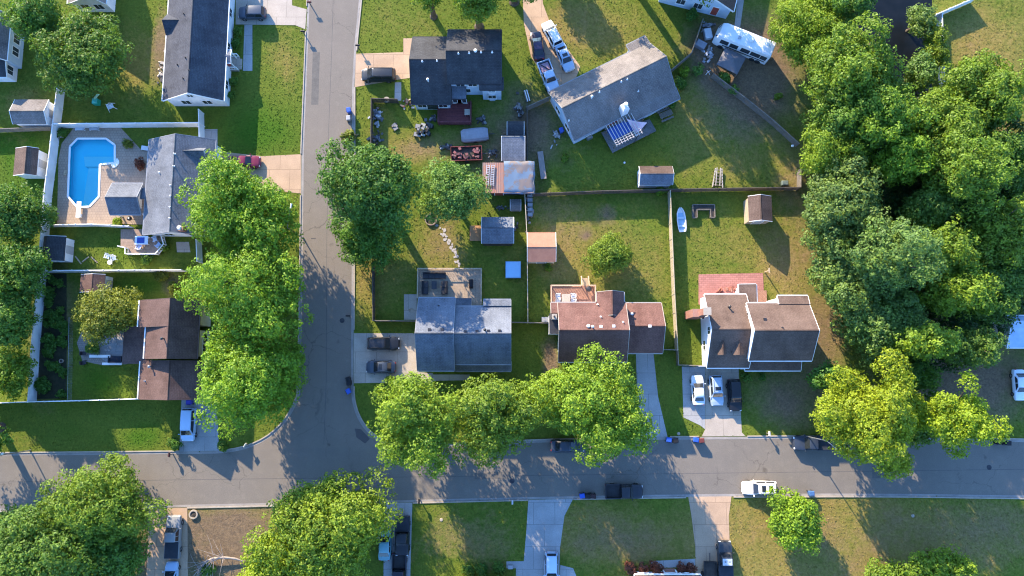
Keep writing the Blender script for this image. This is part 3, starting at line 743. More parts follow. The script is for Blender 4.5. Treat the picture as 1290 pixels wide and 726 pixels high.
for k in range(3): MB(FD).box(dx0 + .2, dy0 + .15 + k * .35, 3.145, dx1 - .1, dy0 + .2 + k * .35, 3.18).build('slat', pm('pale_rafter', ()), pg)
MB(FD).box(dx0 + .3, dy0 + 1.15, 2.70, dx1 - .25, dy1 - .5, 2.72).build('shade_cloth', FABRIC, pg, col=(.05, .11, .36))
sb = MB(FD)
for k in range(4): sb.box(dx1 + 1.62 + k * .3, dy0 + .1, 0, dx1 + 1.62 + (k + 1) * .3 - .01, dy0 + 2.2, .48 - k * .13)
sb.build('deck_steps', boards('grey_deck', (), ()), h)
railing(h, [(FD @ Vector(p))[:2] for p in ((dx1 + 1.55, dy0 + 2.3, 0), (dx1 + 1.55, dy1, 0))], .6, .9, WOODF)
TRIM[0] = TRIM_G
# ---- dark blue house
h = house('two storey house with slate blue roof and a tan rear deck', 585, 425)
rc = WR(526.5, 375.5, 573, 467, 5.2); r6 = P(570, 420, 8.0).y
b = gable(h, rc, r6, 'x', 5.2, 8.0, SH_SLATE, SIDING_C, wins={'N': [.3, .7, (.3, 3.3, 1.2, 1.2)], 'W': [.3, .7, (.5, 3.4, 1.2, 1.2)], 'S': [(.5, 3.3, 1.8, 1.2)]}, garage={'S': [(.5, .03, 4.4, 2.1)]})
vents(b, [(552.5, 385.5), (541, 415.5, 'b'), (557, 415.5, 'b')], DKMETAL)
rc = WR(573.5, 378, 643.5, 459, 5.0); rw = (rc[0], rc[1], rc[2], rc[3] - .9)
b = gable(h, rw, r6, 'x', 4.95, 7.85, SH_SLATE, SIDING_C, wins={'S': [(.25, 3.2, 1.2, 1.2), (.75, 3.2, 1.2, 1.2)], 'E': [.3, .7, (.5, 3.4, 1.2, 1.2)], 'N': [(.3, 3.2, 1.2, 1.2), .8]})
vents(b, [(586.5, 418, 'b'), (601, 417.5, 'b'), (615, 417, 'b'), (629.5, 417, 'b'), (611, 416, 'P')], DKMETAL)
rn = WR(609, 377.5, 643.5, 386, 5.0); gable(h, (rn[0], rn[1], rn[2], rn[3]), rn[1] + .05, 'x', 4.8, 5.16, SH_SLATE, SIDING_C)
rp = WR(573.5, 461, 644, 467.5, 3.0); gable(h, (rp[0], rp[1], rp[2], rp[3] + .6), rp[3] + .55, 'x', 2.8, 3.3, SH_SLATE, SIDING_C, wall=False)
for x in (.02, .35, .65, .98): MB().cb(rp[0] + .15 + (rp[2] - rp[0] - .3) * x, rp[1] + .25, 1.35, .14, .14, 2.5).build('porch_post', WHITE, h)
rm = WR(574, 379, 593, 386, 3.); MB().box(rm[0], rm[1] - .3, 0, rm[2], rm[3] + .2, 3.05).build('bump_out', SIDING_C, h); MB().box(rm[0] - .1, rm[1] - .3, 3.055, rm[2] + .1, rm[3] + .35, 3.15).build('bump_out_roof', SH_SLATE, h)
dk = WR(526.5, 339, 607, 376, .7); ex = WR(593, 376, 607, 385, .7)
TAND = boards('sand_deck', (.36, .28, .205), (.31, .24, .175), .14, 0)
deck(h, [(dk[0], dk[1] - .5), (ex[0], dk[1] - .5), (ex[0], ex[1]), (dk[2], ex[1]), (dk[2], dk[3]), (dk[0], dk[3])], .7, TAND)
railing(h, [(dk[0] + .06, dk[1]), (dk[0] + .06, dk[3] - .06), (dk[2] - .06, dk[3] - .06), (dk[2] - .06, ex[1] + .1)], .7, .9, WOODL)
TRIM[0] = TRIM_T
# ---- red brown house
h = house('red brown roofed house with a cross gable and attached garage', 765, 415)
rc = WR(703, 381.5, 789, 456, 5.3); r7 = P(750, 416, 7.9).y
b = gable(h, rc, r7, 'x', 5.3, 7.9, SH_PINK, SIDING_W, wins={'W': [.25, .7, (.5, 3.4, 1.2, 1.2)], 'S': [.2, .5, .8, (.2, 3.4, 1.2, 1.2), (.8, 3.4, 1.2, 1.2)], 'N': [.2, (.3, 3.4, 1.2, 1.2)]}, doors={'N': [(.35, .75, 1.7, 2.0)]})
vents(b, [(753, 384), (757, 399.5), (785, 406), (741, 411, 'T'), (746, 412, 'P'), (757, 411.5, 'b'), (773, 411, 'b')])
rx = WR(752, 368, 786, 384, 5.3)
gable(h, (rx[0], P(0, 397, 6.5).y, rx[2], rx[3]), P(771.5, 372, 6.9).x, 'y', 5.3, 7.0, SH_PINK, SIDING_W, z0=0, wins={'N': [(.5, 3.4, 1.2, 1.2), .5]})
rl = WR(694, 382, 704, 400, 5.3); gable(h, (rl[0], rl[1] - .2, rc[0] + .3, rc[3]), rl[1] + .5, 'x', 5.28, 6.0, SH_PINK, SIDING_W)
rg = WR(789.5, 382, 834, 445, 3.0)
b = gable(h, rg, P(810, 411, 5.2).y, 'x', 3.0, 5.2, SH_PINK, SIDING_W, wins={'N': [.5], 'E': [.4]}, garage={'S': [(.38, .03, 2.7, 2.1)]}, doors={'S': [(.8, .1, .95, 2.05)]})
vents(b, [(795, 396, 'P'), (818.5, 411, 'b')])
dk = WR(693.5, 360, 750, 386, .8); REDD = boards('rust_deck', (.34, .185, .13), (.28, .15, .105), .14, .78)
deck(h, [(dk[0], dk[1]), (dk[2], dk[1]), (dk[2], dk[3]), (dk[0], dk[3])], .8, REDD)
railing(h, [(dk[0] + .06, dk[1] + .1), (dk[0] + .06, dk[3] - .06), P2(732, 360.5, .8)], .8, .95, pm('tan_railing', (.55, .38, .26), (.48, .33, .22), 1.))
railing(h, [P2(742, 360.5, .8), (dk[2] - .06, dk[3] - .06), (dk[2] - .06, dk[1] + .3)], .8, .95, MATS['tan_railing'])
s0 = P(732.5, 360, .8); s1 = P(741.5, 360, .8); sb = MB()
for k in range(4): sb.box(s0.x + .02, s0.y + k * .3 + .01, 0, s1.x - .02, s0.y + (k + 1) * .3, .66 - k * .16)
sb.build('deck_steps', WOODL, h)
for q in (s0, s1): MB().bar((q.x, q.y, 1.5), (q.x, q.y + 1.4, .9), .14, .06).bar((q.x, q.y + 1.35, 0), (q.x, q.y + 1.35, .95), .1, .1).build('stair_rail', MATS['tan_railing'], h)
bx = P(697, 408, 3.0); MB().box(bx.x - .55, bx.y - 1.4, 0, rc[0] + .3, bx.y + 1.2, 4.6).build('bay', SIDING_W, h); MB().box(bx.x - .65, bx.y - 1.5, 4.603, rc[0] + .34, bx.y + 1.3, 4.72).build('bay_roof', DKMETAL, h)
chimney(h, 698.3, 399, 6.6, .55, .55, SIDING_W)
TRIM[0] = WHITE
# ---- brown house with dormers
h = house('brown roofed house with two dormers and a red brick chimney', 950, 410)
rc = WR(889, 371, 942, 463.5, 3.3); r8 = P(915, 415, 6.4).y
b = gable(h, rc, r8, 'x', 3.3, 6.4, SH_BROWN, SIDING_W, ov=.25, wins={'W': [.3, (.5, 3.5, 1., 1.2), .75]}, garage={'S': [(.28, .03, 4.8, 2.1)]}, doors={'N': [(.5, .2, 1.7, 2.0)]})
vents(b, [(917.5, 387, 'P')], DKMETAL)
for (x0, x1) in ((903.5, 913.5), (921.5, 936)):
    d_ = WR(x0, 427, x1, 447.5, 4.6)
    gable(h, (d_[0], d_[1], d_[2], r8 - 1.0), (d_[0] + d_[2]) / 2, 'y', 4.75, 5.55, SH_BROWN, SIDING_W, z0=3.2, ov=.12, thick=.1, gut=False, trim=None, wins={'S': [(.5, 3.85, .6, .7)]}, names=('dormer_roof', 'dormer'))
rc = WR(942, 382, 1021, 454.5, 5.6); rb8 = P(980, 416.5, 8.4).y
b = gable(h, rc, rb8, 'x', 5.6, 8.4, SH_BROWN, SIDING_W, ov=.25, wins={'S': [(.2, 3.6, 1.2, 1.2), (.5, 3.6, 1.2, 1.2), (.8, 3.6, 1.2, 1.2)], 'W': [(.8, 4.6, .8, .9)], 'E': [.3, .7, (.5, 3.6, 1.2, 1.2)], 'N': [.3, .5]})
vents(b, [(985.5, 413), (963.5, 402.5, 'b')], DKMETAL)
re_ = WR(980.5, 372.5, 1021, 384, 5.6); sl = (8.4 - 5.6) / (rc[3] - rb8); dN = re_[3] - rc[3]
gable(h, (re_[0], rc[3] - .2, rc[2], re_[3]), rc[3] - .15, 'x', 5.6 - dN * .25, 5.85, SH_BROWN, SIDING_W, ov=.25, wins={'N': [.3, .7]})
rp = WR(938.5, 456, 1009, 467, 3.0); gable(h, (rp[0], rp[1], rp[2], rp[3] + .6), rp[3] + .55, 'x', 2.9, 3.5, SH_BROWN, SIDING_W, wall=False)
for x in (.015, .33, .66, .985): MB().cb(rp[0] + .15 + (rp[2] - rp[0] - .3) * x, rp[1] + .25, 1.4, .14, .14, 2.6).build('porch_post', WHITE, h)
bs = Blk(); bs.F = I4; bs.w = (rp[0], rp[1] + 1.7, rp[2], rp[3])
rr = WR(932, 358, 954, 383, 3.); gable(h, (rr[0], rc[3] - .8, rr[2], rr[3]), rr[2] - .1, 'y', 2.75, 3.0, SH_BROWN, SIDING_W, wins={'N': [.5]})
cq = P(884, 394, 5.0); MB().box(cq.x - 1.1, cq.y - .55, 0, cq.x + .6, cq.y + .55, 4.6).box(cq.x - .3, cq.y - .45, 4.6, cq.x + .6, cq.y + .45, 7.2).build('chimney', BRICKM, h); MB().cb(cq.x + .15, cq.y, 7.26, 1.05, 1.05, .1).build('chimney_cap', KERB, h)
dk = WR(953, 366, 966, 384, .5); deck(h, [(dk[0], dk[1]), (dk[2], dk[1]), (dk[2], dk[3]), (dk[0], dk[3])], .5, REDD)
# ---- houses cut by the frame
h = house('white gabled house with brown roof and pale gable wall, at the top edge', 890, 5)
A9 = P(921, 17, 3.); ang9 = R(-15)
F9 = frame(A9.x, A9.y, ang9)
gable(h, (-11.0, .4, 0.3, 13), -3.6, 'y', 3.0, 5.2, SH_BROWN, SIDING_B, F=F9, wins={'S': [.3, .55], 'E': [.3]}, doors={'S': [(.8, .3, .95, 2.05)]})
h = house('white sided house with dark porch at the left edge', 0, 60)
rc = WR(-70, 18, 11, 76, 3.6); gable(h, rc, P(-20, 40, 5.8).x, 'y', 3.6, 5.8, SH_GREY, SIDING_B, wins={'E': [.3, .6, .8]})
rc = WR(-30, 76, 9, 97, 2.6); gable(h, (rc[0], rc[1], rc[2], rc[3] + .4), rc[3] + .3, 'x', 2.6, 3.3, SH_CHAR, SIDING_W, wins={'E': [.5]})
h = house('grey roofed house with white end wall, cut by the top edge', 115, -15)
rc = WR(88, -70, 136, 5, 3.0); gable(h, rc, P(112, -20, 5.2).x, 'y', 3.0, 5.2, SH_GREY, SIDING_W, wins={'S': [.3, .7], 'E': [.6]})
h = house('building with corrugated blue metal roof at the right edge', 1300, 420)
rc = WR(1267, 398, 1350, 438, 3.0)
blue = NT('blue_metal_roof'); tcv = blue.vec('Object'); wv = blue.new('ShaderNodeTexWave', wave_type='BANDS', bands_direction='Y'); wv.inputs['Scale'].default_value = .35; blue.ln(tcv, wv.inputs[0]); blue.bump(wv.outputs['Fac'], .5, .05)
gable(h, rc, P(0, 405, 4.4).y, 'x', 3.0, 4.4, blue.done(blue.mix(blue.rng(blue.noise(tcv, .8, 5), .35, .65), (.25, .38, .58), (.33, .45, .62)), .45, .4), SIDING_W, wins={'S': [.3, .6], 'W': [.5]})
h = house('house with brick steps whose white gutter shows at the bottom edge', 840, 745)
rc = WR(800, 724.5, 884, 800, 3.0); gable(h, rc, P(0, 760, 5.4).y, 'x', 3.0, 5.4, SH_BROWN, SIDING_W, wins={'N': [.15, .85]}, doors={'N': [(.45, .4, .95, 2.05)]})
q = P(842, 720); MB().box(q.x - .9, q.y - 1.5, 0, q.x + .9, q.y + .1, .4).box(q.x - .9, q.y + .1, 0, q.x + .9, q.y + .4, .2).build('porch', BRICKM, h)
railing(h, [(q.x - .85, q.y - 1.2), (q.x - .85, q.y + .3)], .4, .9); railing(h, [(q.x + .85, q.y - 1.2), (q.x + .85, q.y + .3)], .4, .9)
h = house('grey roofed house just below the bottom edge, behind dark hedge bed', 600, 760)
rc = WR(560, 733, 655, 800, 3.0); gable(h, rc, P(0, 770, 5.4).y, 'x', 3.0, 5.4, SH_GREY, SIDING_C, wins={'N': [.3, .6]}, doors={'N': [(.85, .3, .95, 2.05)]})
# ================================================================= sheds and small buildings
def shed(label, rect, ridge, axis, ze, zr, roofm, wallm, door='S', name='shed', cat='shed', ov=.15, wall=True, **k):
    cx, cy = (rect[0] + rect[2]) / 2, (rect[1] + rect[3]) / 2
    h = thing(name, label, cat, P(cx, cy))
    rc = WR(*rect, ze)
    r = P(0, ridge, zr).y if axis == 'x' else P(ridge, cy, zr).x
    r = min(max(r, (rc[1] if axis == 'x' else rc[0]) + .05), (rc[3] if axis == 'x' else rc[2]) - .05)
    b = gable(h, rc, r, axis, ze, zr, roofm, wallm, ov=ov, thick=.1, gut=False, dm=SIDING_G, doors=({door: [(.5, .1, 1.2, min(1.75, ze - .35))]} if door else None), wall=wall, **k)
    return h, b
SIDING_G = pm('grey_siding', (.4, .4, .41), (.33, .33, .34), .8, .7)
TANW = pm('tan_siding', (.45, .36, .25), (.37, .29, .2), .8, .8)
shed('grey roofed shed with white end wall by the vinyl fence, top left', (17.5, 125.5, 60, 156.5), 140, 'x', 2.3, 3.2, SH_GREY, SIDING_W, 'E')
shed('brown and grey roofed white shed on bright lawn at the left', (18, 187, 47, 221), 32, 'y', 2.3, 3.1, SH_BROWN, SIDING_W, 'E')
shed('dark roofed white shed tucked in the pool yard corner', (54, 298, 82, 329), 58, 'y', 2.2, 2.7, SH_CHAR, SIDING_W, 'E')
shed('shed with faded red brown roof north of the round olive tree', (101, 346, 132, 368), 116, 'y', 2.2, 2.8, SH_DBRN, SIDING_W, 'E')
h, b = shed('beige and dark blue roofed shed against the long wooden fence', (805.5, 209.5, 847, 233), 219, 'x', 2.4, 3.3, SH_SLATE, SIDING_W, 'W')
rc = b.rect; MB().add([(rc[0] - .02, b.r + .02, 3.325), (rc[2] + .02, b.r + .02, 3.325), (rc[2] + .02, rc[3] + .02, 2.43), (rc[0] - .02, rc[3] + .02, 2.43)], [(0, 1, 2, 3)]).build('beige_roof_slope', SH_BROWN, b.roof)
shed('small brown roofed shed standing alone with its doors to the south', (943, 247.5, 972.5, 279), 959, 'y', 2.5, 3.5, SH_BROWN, TANW, 'S')
h, b = shed('shed with orange brown roof touching the yard fence', (664.5, 293, 700, 330), 311, 'x', 2.4, 3.1, pm('orange_roof', (.40, .19, .12), (.34, .155, .10), 1., .85), SIDING_C, 'S')
h, b = shed('dark shed with pale grey north slope and orange plywood ramp', (607, 273.5, 647, 307), 287, 'x', 2.5, 3.5, SH_SLATE, WOODD, 'W')
q0 = P(592, 285); q1 = P(609, 304); MB().prism([(q0.x, q1.y), (q1.x + .3, q1.y), (q1.x + .3, q0.y), (q0.x, q0.y)], .25, .37).build('ramp', PLY, h); MB().cb(q0.x + .1, (q0.y + q1.y) / 2, .15, .12, abs(q1.y - q0.y), .2).build('ramp_support', WOODD, h)
shed('low white and grey roofed dog house beside the rusty workshop', (643, 251, 656, 265.5), 258, 'x', .8, 1.15, SH_GREY, SIDING_G, 'S', name='dog_house', cat='dog house', ov=.1)
# workshop: two dark sheds and a lean-to
h, b = shed('dark blue grey shed north of the tarp covered lean-to', (632, 171, 661, 203), 172.5, 'x', 2.2, 2.9, SH_SLATE, WOODD, 'W')
h, b = shed('black roofed lean-to shed with grey edge, behind the dark blue shed', (639, 153, 660, 170.5), 157, 'x', 2.0, 2.4, SH_CHAR, WOODD, None)
rust = NT('rusty_roof'); tc_ = rust.vec('Object'); w_ = rust.new('ShaderNodeTexWave', wave_type='BANDS', bands_direction='X'); w_.inputs['Scale'].default_value = 1.2; rust.ln(tc_, w_.inputs[0]); rust.bump(w_.outputs['Fac'], .6, .04)
RUST = rust.done(rust.mix(rust.rng(rust.noise(tc_, .9, 6, .7), .35, .65), (.34, .15, .10), (.24, .17, .15)), .75, .3)
h = thing('workshop', 'open workshop with rusty sheet roof beside the light green tree', 'workshop', P(640, 225))
rc = WR(608.5, 205, 671.5, 243, 2.6)
gable(h, rc, rc[3] - .05, 'x', 2.45, 2.75, RUST, WOODD, ov=.3, thick=.08, gut=False, trim=KERB, doors={'S': [(.3, .1, 1.2, 1.9)]})
# blue tarp lying over the right half
ta = MB(); n = 14; x0, y0, x1, y1 = P(635.5, 0).x, rc[1] - .1, rc[2] + .25, rc[3] + .2
tv = []
for j in range(n + 1):
    for i in range(n + 1):
        u, v = i / n, j / n; x = x0 + (x1 - x0) * u; y = y0 + (y1 - y0) * v
        z = 2.45 + .30 * min(1, max(0, (y - rc[1]) / (rc[3] - rc[1]))) + .05 + .07 * (mnoise.noise((x * 1.1, y * 1.1, 3)) + .6)
        if x > rc[2] + .05 or y < rc[1] or y > rc[3]: z -= .22
        tv.append((x + .12 * mnoise.noise((y, 1, 5)), y + .1 * mnoise.noise((x, 7, 2)), z))
ta.add(tv, [(j * (n + 1) + i, j * (n + 1) + i + 1, (j + 1) * (n + 1) + i + 1, (j + 1) * (n + 1) + i) for j in range(n) for i in range(n)])
tm = NT('blue_tarp'); tcx = tm.vec('Object'); nf = tm.noise(tcx, .55, 6, .7)
TARP = tm.done(tm.mix(tm.rng(nf, .47, .55), (.11, .165, .235), tm.mix(tm.rng(tm.noise(tcx, 1.1, 4), .4, .62), (.12, .12, .13), (.165, .13, .115))), .55, .4)
tag(ta.build('tarp', TARP, smooth=True), 'weathered blue tarp spread over the rusty workshop roof', 'tarp')
# ================================================================= fences
def fence(label, pts, style='wood', hgt=1.83, group=None, top=True, step=2.4, name='fence'):
    w = [P(p[0], p[1], hgt if top else 0) for p in pts]; w = [Vector((p.x, p.y, 0)) for p in w]
    f = thing(name, label, 'fence', w[0], group=group)
    mat_ = {'vinyl': VINYL, 'wood': pm('grey_fence_wood', (.21, .185, .155), (.15, .13, .11), 1.5, .9, fine=.4), 'pale': pm('pale_fence_wood', (.42, .36, .26), (.33, .28, .2), 1.5, .9, fine=.4), 'dark': pm('dark_fence_wood', (.10, .085, .07), (.065, .055, .048), 1.5, .9, fine=.4), 'wire': METAL}[style]
    pan, rail = MB(), MB(); posts = []
    rr = random.Random(len(pts) * 31 + int(pts[0][0]))
    for a, b in zip(w[:-1], w[1:]):
        L = (b - a).length; d = (b - a) / L; n = max(1, round(L / step))
        for k in range(n + (1 if b is w[-1] else 0)): posts.append(a + d * (L * k / n))
        side = Vector((-d.y, d.x, 0))
        if style == 'vinyl':
            pan.bar(a + Vector((0, 0, hgt * .5)), b + Vector((0, 0, hgt * .5)), .05, hgt * .9)
            rail.bar(a + Vector((0, 0, hgt - .03)), b + Vector((0, 0, hgt - .03)), .12, .12); rail.bar(a + Vector((0, 0, .12)), b + Vector((0, 0, .12)), .10, .12)
        elif style == 'wire':
            rail.tube(a + Vector((0, 0, hgt)), b + Vector((0, 0, hgt)), .025); m = max(2, int(L / .35))
            for k in range(m): p = a + d * (L * (k + .5) / m); pan.tube(p + Vector((0, 0, .03)), p + Vector((0, 0, hgt)), .006, n=3)
            for q in range(5): pan.tube(a + Vector((0, 0, .1 + q * .22)), b + Vector((0, 0, .1 + q * .22)), .006, n=3)
        else:
            m = max(1, int(L / .15))
            for k in range(m):
                p = a + d * (L * (k + .5) / m); hh = hgt - .03 + rr.uniform(-.03, .03) + (.04 if k % 2 else 0); o = rr.uniform(-.012, .012)
                pan.bar(p + side * o + Vector((0, 0, .04)) , p + side * o + Vector((0, 0, hh)), .135, .022) if False else pan.add([p - d * .066 + side * (o - .011) + Vector((0, 0, z)) for z in (.03, hh)] + [p + d * .066 + side * (o - .011) + Vector((0, 0, z)) for z in (hh, .03)] + [p - d * .066 + side * (o + .011) + Vector((0, 0, z)) for z in (.03, hh)] + [p + d * .066 + side * (o + .011) + Vector((0, 0, z)) for z in (hh, .03)], [(0, 1, 2, 3), (7, 6, 5, 4), (1, 5, 6, 2), (0, 4, 5, 1), (3, 2, 6, 7), (0, 3, 7, 4)])
            for z in (.4, hgt - .3): rail.bar(a + side * .05 + Vector((0, 0, z)), b + side * .05 + Vector((0, 0, z)), .05, .09)
            rail.bar(a + side * .0 + Vector((0, 0, hgt + .03)), b + Vector((0, 0, hgt + .03)), .10, .035)
    pan.build('panel', mat_, f); rail.build('rail', mat_, f)
    s = {'vinyl': .13, 'wire': .06}.get(style, .11)
    for p in posts:
        m = MB().box(p.x - s / 2, p.y - s / 2, 0, p.x + s / 2, p.y + s / 2, hgt + .05)
        if style == 'vinyl': m.taper(p.x, p.y, hgt + .05, hgt + .14, s + .05, s + .05, .03, .03)
        m.build('post', mat_, f)
    return f
fence('long white vinyl fence running down the left side of the pool yard', [(72, 108), (66, 157), (61, 200), (55, 245), (51, 300), (46, 365), (39, 440), (35, 506)], 'vinyl')
fence('white vinyl fence between the pool deck and the lawn north of it', [(66.5, 156), (130, 155.5), (251, 154.5)], 'vinyl')
fence('short white vinyl fence between the navy roof and the pool house', [(250, 138), (251, 181)], 'vinyl')
fence('white vinyl fence along the south edge of the pool deck', [(55, 283.5), (115, 282.5), (162, 285)], 'vinyl', 1.4)
fence('white vinyl fence south of the pool yard lawn', [(51.5, 341), (130, 340.5), (228, 340)], 'vinyl')
fence('short white vinyl fence beside the pool house south end', [(247, 302), (248, 329)], 'vinyl')
fence('long white vinyl fence south of the brown house yard', [(-60, 510), (35, 506.5), (100, 505), (175, 502.5)], 'vinyl')
fence('dark weathered fence behind the two left edge sheds', [(-40, 164), (62, 160)], 'wood', 1.5)
fence('thin wire fence along the dark planting bed west of the patio', [(87, 400), (85, 504)], 'wire', 1.0)
fence('dark weathered fence separating the two middle back yards', [(672, 244), (760, 240.5), (845, 238.5), (930, 237), (1009, 236)], 'dark', 1.75)
fence('pale timber fence running north to south between two lawns', [(844.5, 240), (847, 300), (850, 370), (854, 441)], 'pale')
fence('low dark fence closing the gap beside the attached garage', [(834, 440.5), (853, 441)], 'wood', 1.5)
fence('low fence from the pale timber fence to the dormer house', [(854, 442), (855, 460), (888, 461)], 'wood', 1.3)
fence('narrow pale fence beside the orange roofed shed', [(661, 243), (664, 300), (665, 406)], 'pale', 1.7)
fence('weathered fence between the blue and the red brown house', [(645, 406), (692, 407)], 'wood', 1.6)
fence('dark fence between the hedge strip and the tan deck yard', [(469, 330), (469.5, 404)], 'dark', 1.8)
fence('grey fence from the hedge strip to the garage of the slate house', [(469.5, 404), (523, 404.5)], 'wood', 1.6)
fence('dark fence round the junk corner by the street, top centre', [(467, 182), (467.5, 124), (500, 125)], 'dark', 1.7)
fence('tall dark fence between the workshop and the diagonal house', [(664, 130), (664, 205)], 'dark', 1.8)
fence('short weathered fence joining the diagonal house corner', [(663, 135), (692, 122)], 'wood', 1.7)
fence('weathered fence running past the boxes beside the motorhome', [(886, 24), (872, 66), (846, 88)], 'wood', 1.6)
fence('ragged leaning fence of old pallets crossing the lawn diagonally', [(899, 93), (940, 124), (975, 152), (1007, 181)], 'wood', 1.5, step=1.3)
fence('short fence end beside the grove edge', [(1009, 213), (1009, 236)], 'wood', 1.5)
fence('white vinyl fence slanting off the top right corner', [(1180, 18), (1231, -4)], 'vinyl', 1.7)
fence('white vinyl fence running down from the top right corner', [(1187, 17), (1188.5, 60), (1190, 106)], 'vinyl', 1.4)
# ================================================================= vegetation
def leaves(rg, pts, nrm, size):
    n = len(pts)
    N = nrm + rg.normal(0, .52, (n, 3)); N /= np.linalg.norm(N, axis=1)[:, None] + 1e-9
    T = np.cross(N, rg.normal(0, 1, (n, 3))); T /= np.linalg.norm(T, axis=1)[:, None] + 1e-9
    B = np.cross(N, T)
    l = size * rg.uniform(.65, 1.35, n)[:, None]; w = l * .62
    V = np.stack([pts - T * l * .5, pts + B * w * .5 + N * l * .1, pts + T * l * .5 - N * l * .06, pts - B * w * .5 + N * l * .1], 1)
    return V.reshape(-1, 3)
def quads(name, V, m):
    n = len(V) // 4; me = bpy.data.meshes.new(name)
    me.vertices.add(len(V)); me.vertices.foreach_set('co', V.astype(np.float32).ravel())
    me.loops.add(4 * n); me.loops.foreach_set('vertex_index', np.arange(4 * n, dtype=np.int32))
    me.polygons.add(n); me.polygons.foreach_set('loop_start', np.arange(0, 4 * n, 4, dtype=np.int32))
    me.update(calc_edges=True); me.validate(); me.materials.append(m); return me
def crown(seed, rx, ry, rz, size=.34, dens=1., lobe=(.24, .40), nl=None, droop=0., per=15, clump=.58, spread=1.):
    """tufts of leaves on the shells of many lobes; centre at the origin"""
    rg = np.random.default_rng(seed)
    Rm = (rx + ry) / 2; nl = nl or int(22 + Rm * 4.2)
    d = rg.normal(0, 1, (nl * 3, 3)); d /= np.linalg.norm(d, axis=1)[:, None]; d = d[d[:, 2] > -.8][:nl]
    ph = rg.uniform(0, 6.28, 4); az = np.arctan2(d[:, 1], d[:, 0])
    wob = 1 + .13 * np.sin(2 * az + ph[0]) + .10 * np.sin(3 * az + ph[1]) + .07 * np.sin(5 * az + ph[2])
    k = rg.uniform(.45, .84 if spread == 1. else .92, len(d)) * wob * spread
    c = d * k[:, None] * np.array([rx, ry, rz])
    r = rg.uniform(*lobe, len(d)) * Rm
    c = np.concatenate([c, rg.normal(0, .12, (3, 3)) * Rm]); r = np.concatenate([r, [Rm * .5] * 3]); d = np.concatenate([d, [[0, 0, 1.]] * 3])
    N = int(250 * Rm * Rm * dens * (.42 / size) ** 2 / per)
    w = r ** 2; w /= w.sum()
    li = rg.choice(len(r), N, p=w)
    u = rg.normal(0, 1, (N, 3)) + d[li] * .55 + np.array([0, 0, .35]); u /= np.linalg.norm(u, axis=1)[:, None]
    t = c[li] + u * (r[li] * rg.uniform(.55, 1.06, N))[:, None] * np.array([1, 1, min(1., rz / Rm * 1.15)])
    M_ = int(N * .45); ui = rg.normal(0, 1, (M_, 3)); ui /= np.linalg.norm(ui, axis=1)[:, None]
    t = np.concatenate([t, ui * (rg.uniform(0, 1, M_) ** .4 * .74)[:, None] * np.array([rx, ry, rz])]); u = np.concatenate([u, ui]); N += M_
    p = np.repeat(t, per, 0); uu = np.repeat(u, per, 0)
    q = rg.normal(0, 1, p.shape) + uu * .7 + np.array([0, 0, .3]); q /= np.linalg.norm(q, axis=1)[:, None]
    p = p + q * (np.repeat(rg.uniform(.7, 1.35, N), per) * clump)[:, None] * np.array([1, 1, .75]) * rg.uniform(.7, 1.05, (len(p), 1))
    if droop: p[:, 2] -= droop * (np.hypot(p[:, 0], p[:, 1]) / Rm) ** 2
    nr = q * .8 + uu * .3 + np.array([0, 0, .3])
    return leaves(rg, p, nr, size), c, r
TONE = {'yg': (.215, .325, .022), 'bg': (.142, .245, .028), 'mg': (.102, .210, .036), 'dg': (.078, .190, .034), 'gg': (.128, .228, .060), 'ol': (.165, .215, .036), 'sg': (.130, .260, .060), 'lg': (.170, .298, .029)}
def tree(label, px, py, r, h, tone, asp=1., seed=None, name='tree', cat='tree', group=None, size=.31, dens=1.15, lobe=(.20, .36), rz=None, trunk=True, nl=None, droop=0., spread=1.):
    seed = seed if seed is not None else int(px * 7 + py * 13) % 9973
    zc = h * .60 if rz is None else h - rz
    c = P(px, py, zc); rx = r * 1.1 / 8.75 * HGT_at(zc); ry = rx * asp; rzz = rz or h * .40
    t = thing(name, label, cat, (c.x, c.y, 0), group=group, local=True)
    V, lc, lr = crown(seed, rx, ry, rzz, size, dens, lobe, nl, droop, spread=spread); V[:, 2] += zc
    me = quads('crown', V, LEAF); o = bpy.data.objects.new('crown', me); COL.objects.link(o); o.parent = t
    jr = random.Random(seed); j = [jr.uniform(.94, 1.06) for _ in range(2)]
    T = TONE[tone]; o.color = (T[0] * j[0], T[1] * j[1], T[2], 1)
    if trunk:
        tr = MB(); tw = .035 * h + .04; k0 = zc - rzz * .45
        pts = [(0, 0, 0), (jr.uniform(-.1, .1), jr.uniform(-.1, .1), k0 * .6), (jr.uniform(-.2, .2), jr.uniform(-.2, .2), k0 + .3)]
        tr.tube((0, 0, 0), (0, 0, .35), tw * 1.5, tw, 9).path(pts, [tw, tw * .85, tw * .7], 9)
        for i in range(min(10, len(lc))):
            e = Vector(lc[i]) * .9 + Vector((0, 0, zc)); s = Vector(pts[2]).lerp(Vector(pts[1]), jr.uniform(0, .35))
            mid = s.lerp(e, .5) + Vector((jr.uniform(-.3, .3), jr.uniform(-.3, .3), .25))
            tr.path([s, mid, e], [tw * .42, tw * .28, tw * .1], 6)
        tr.build('trunk', BARK, t, smooth=60)
    return t
def HGT_at(z): return (HGT - z) / HGT
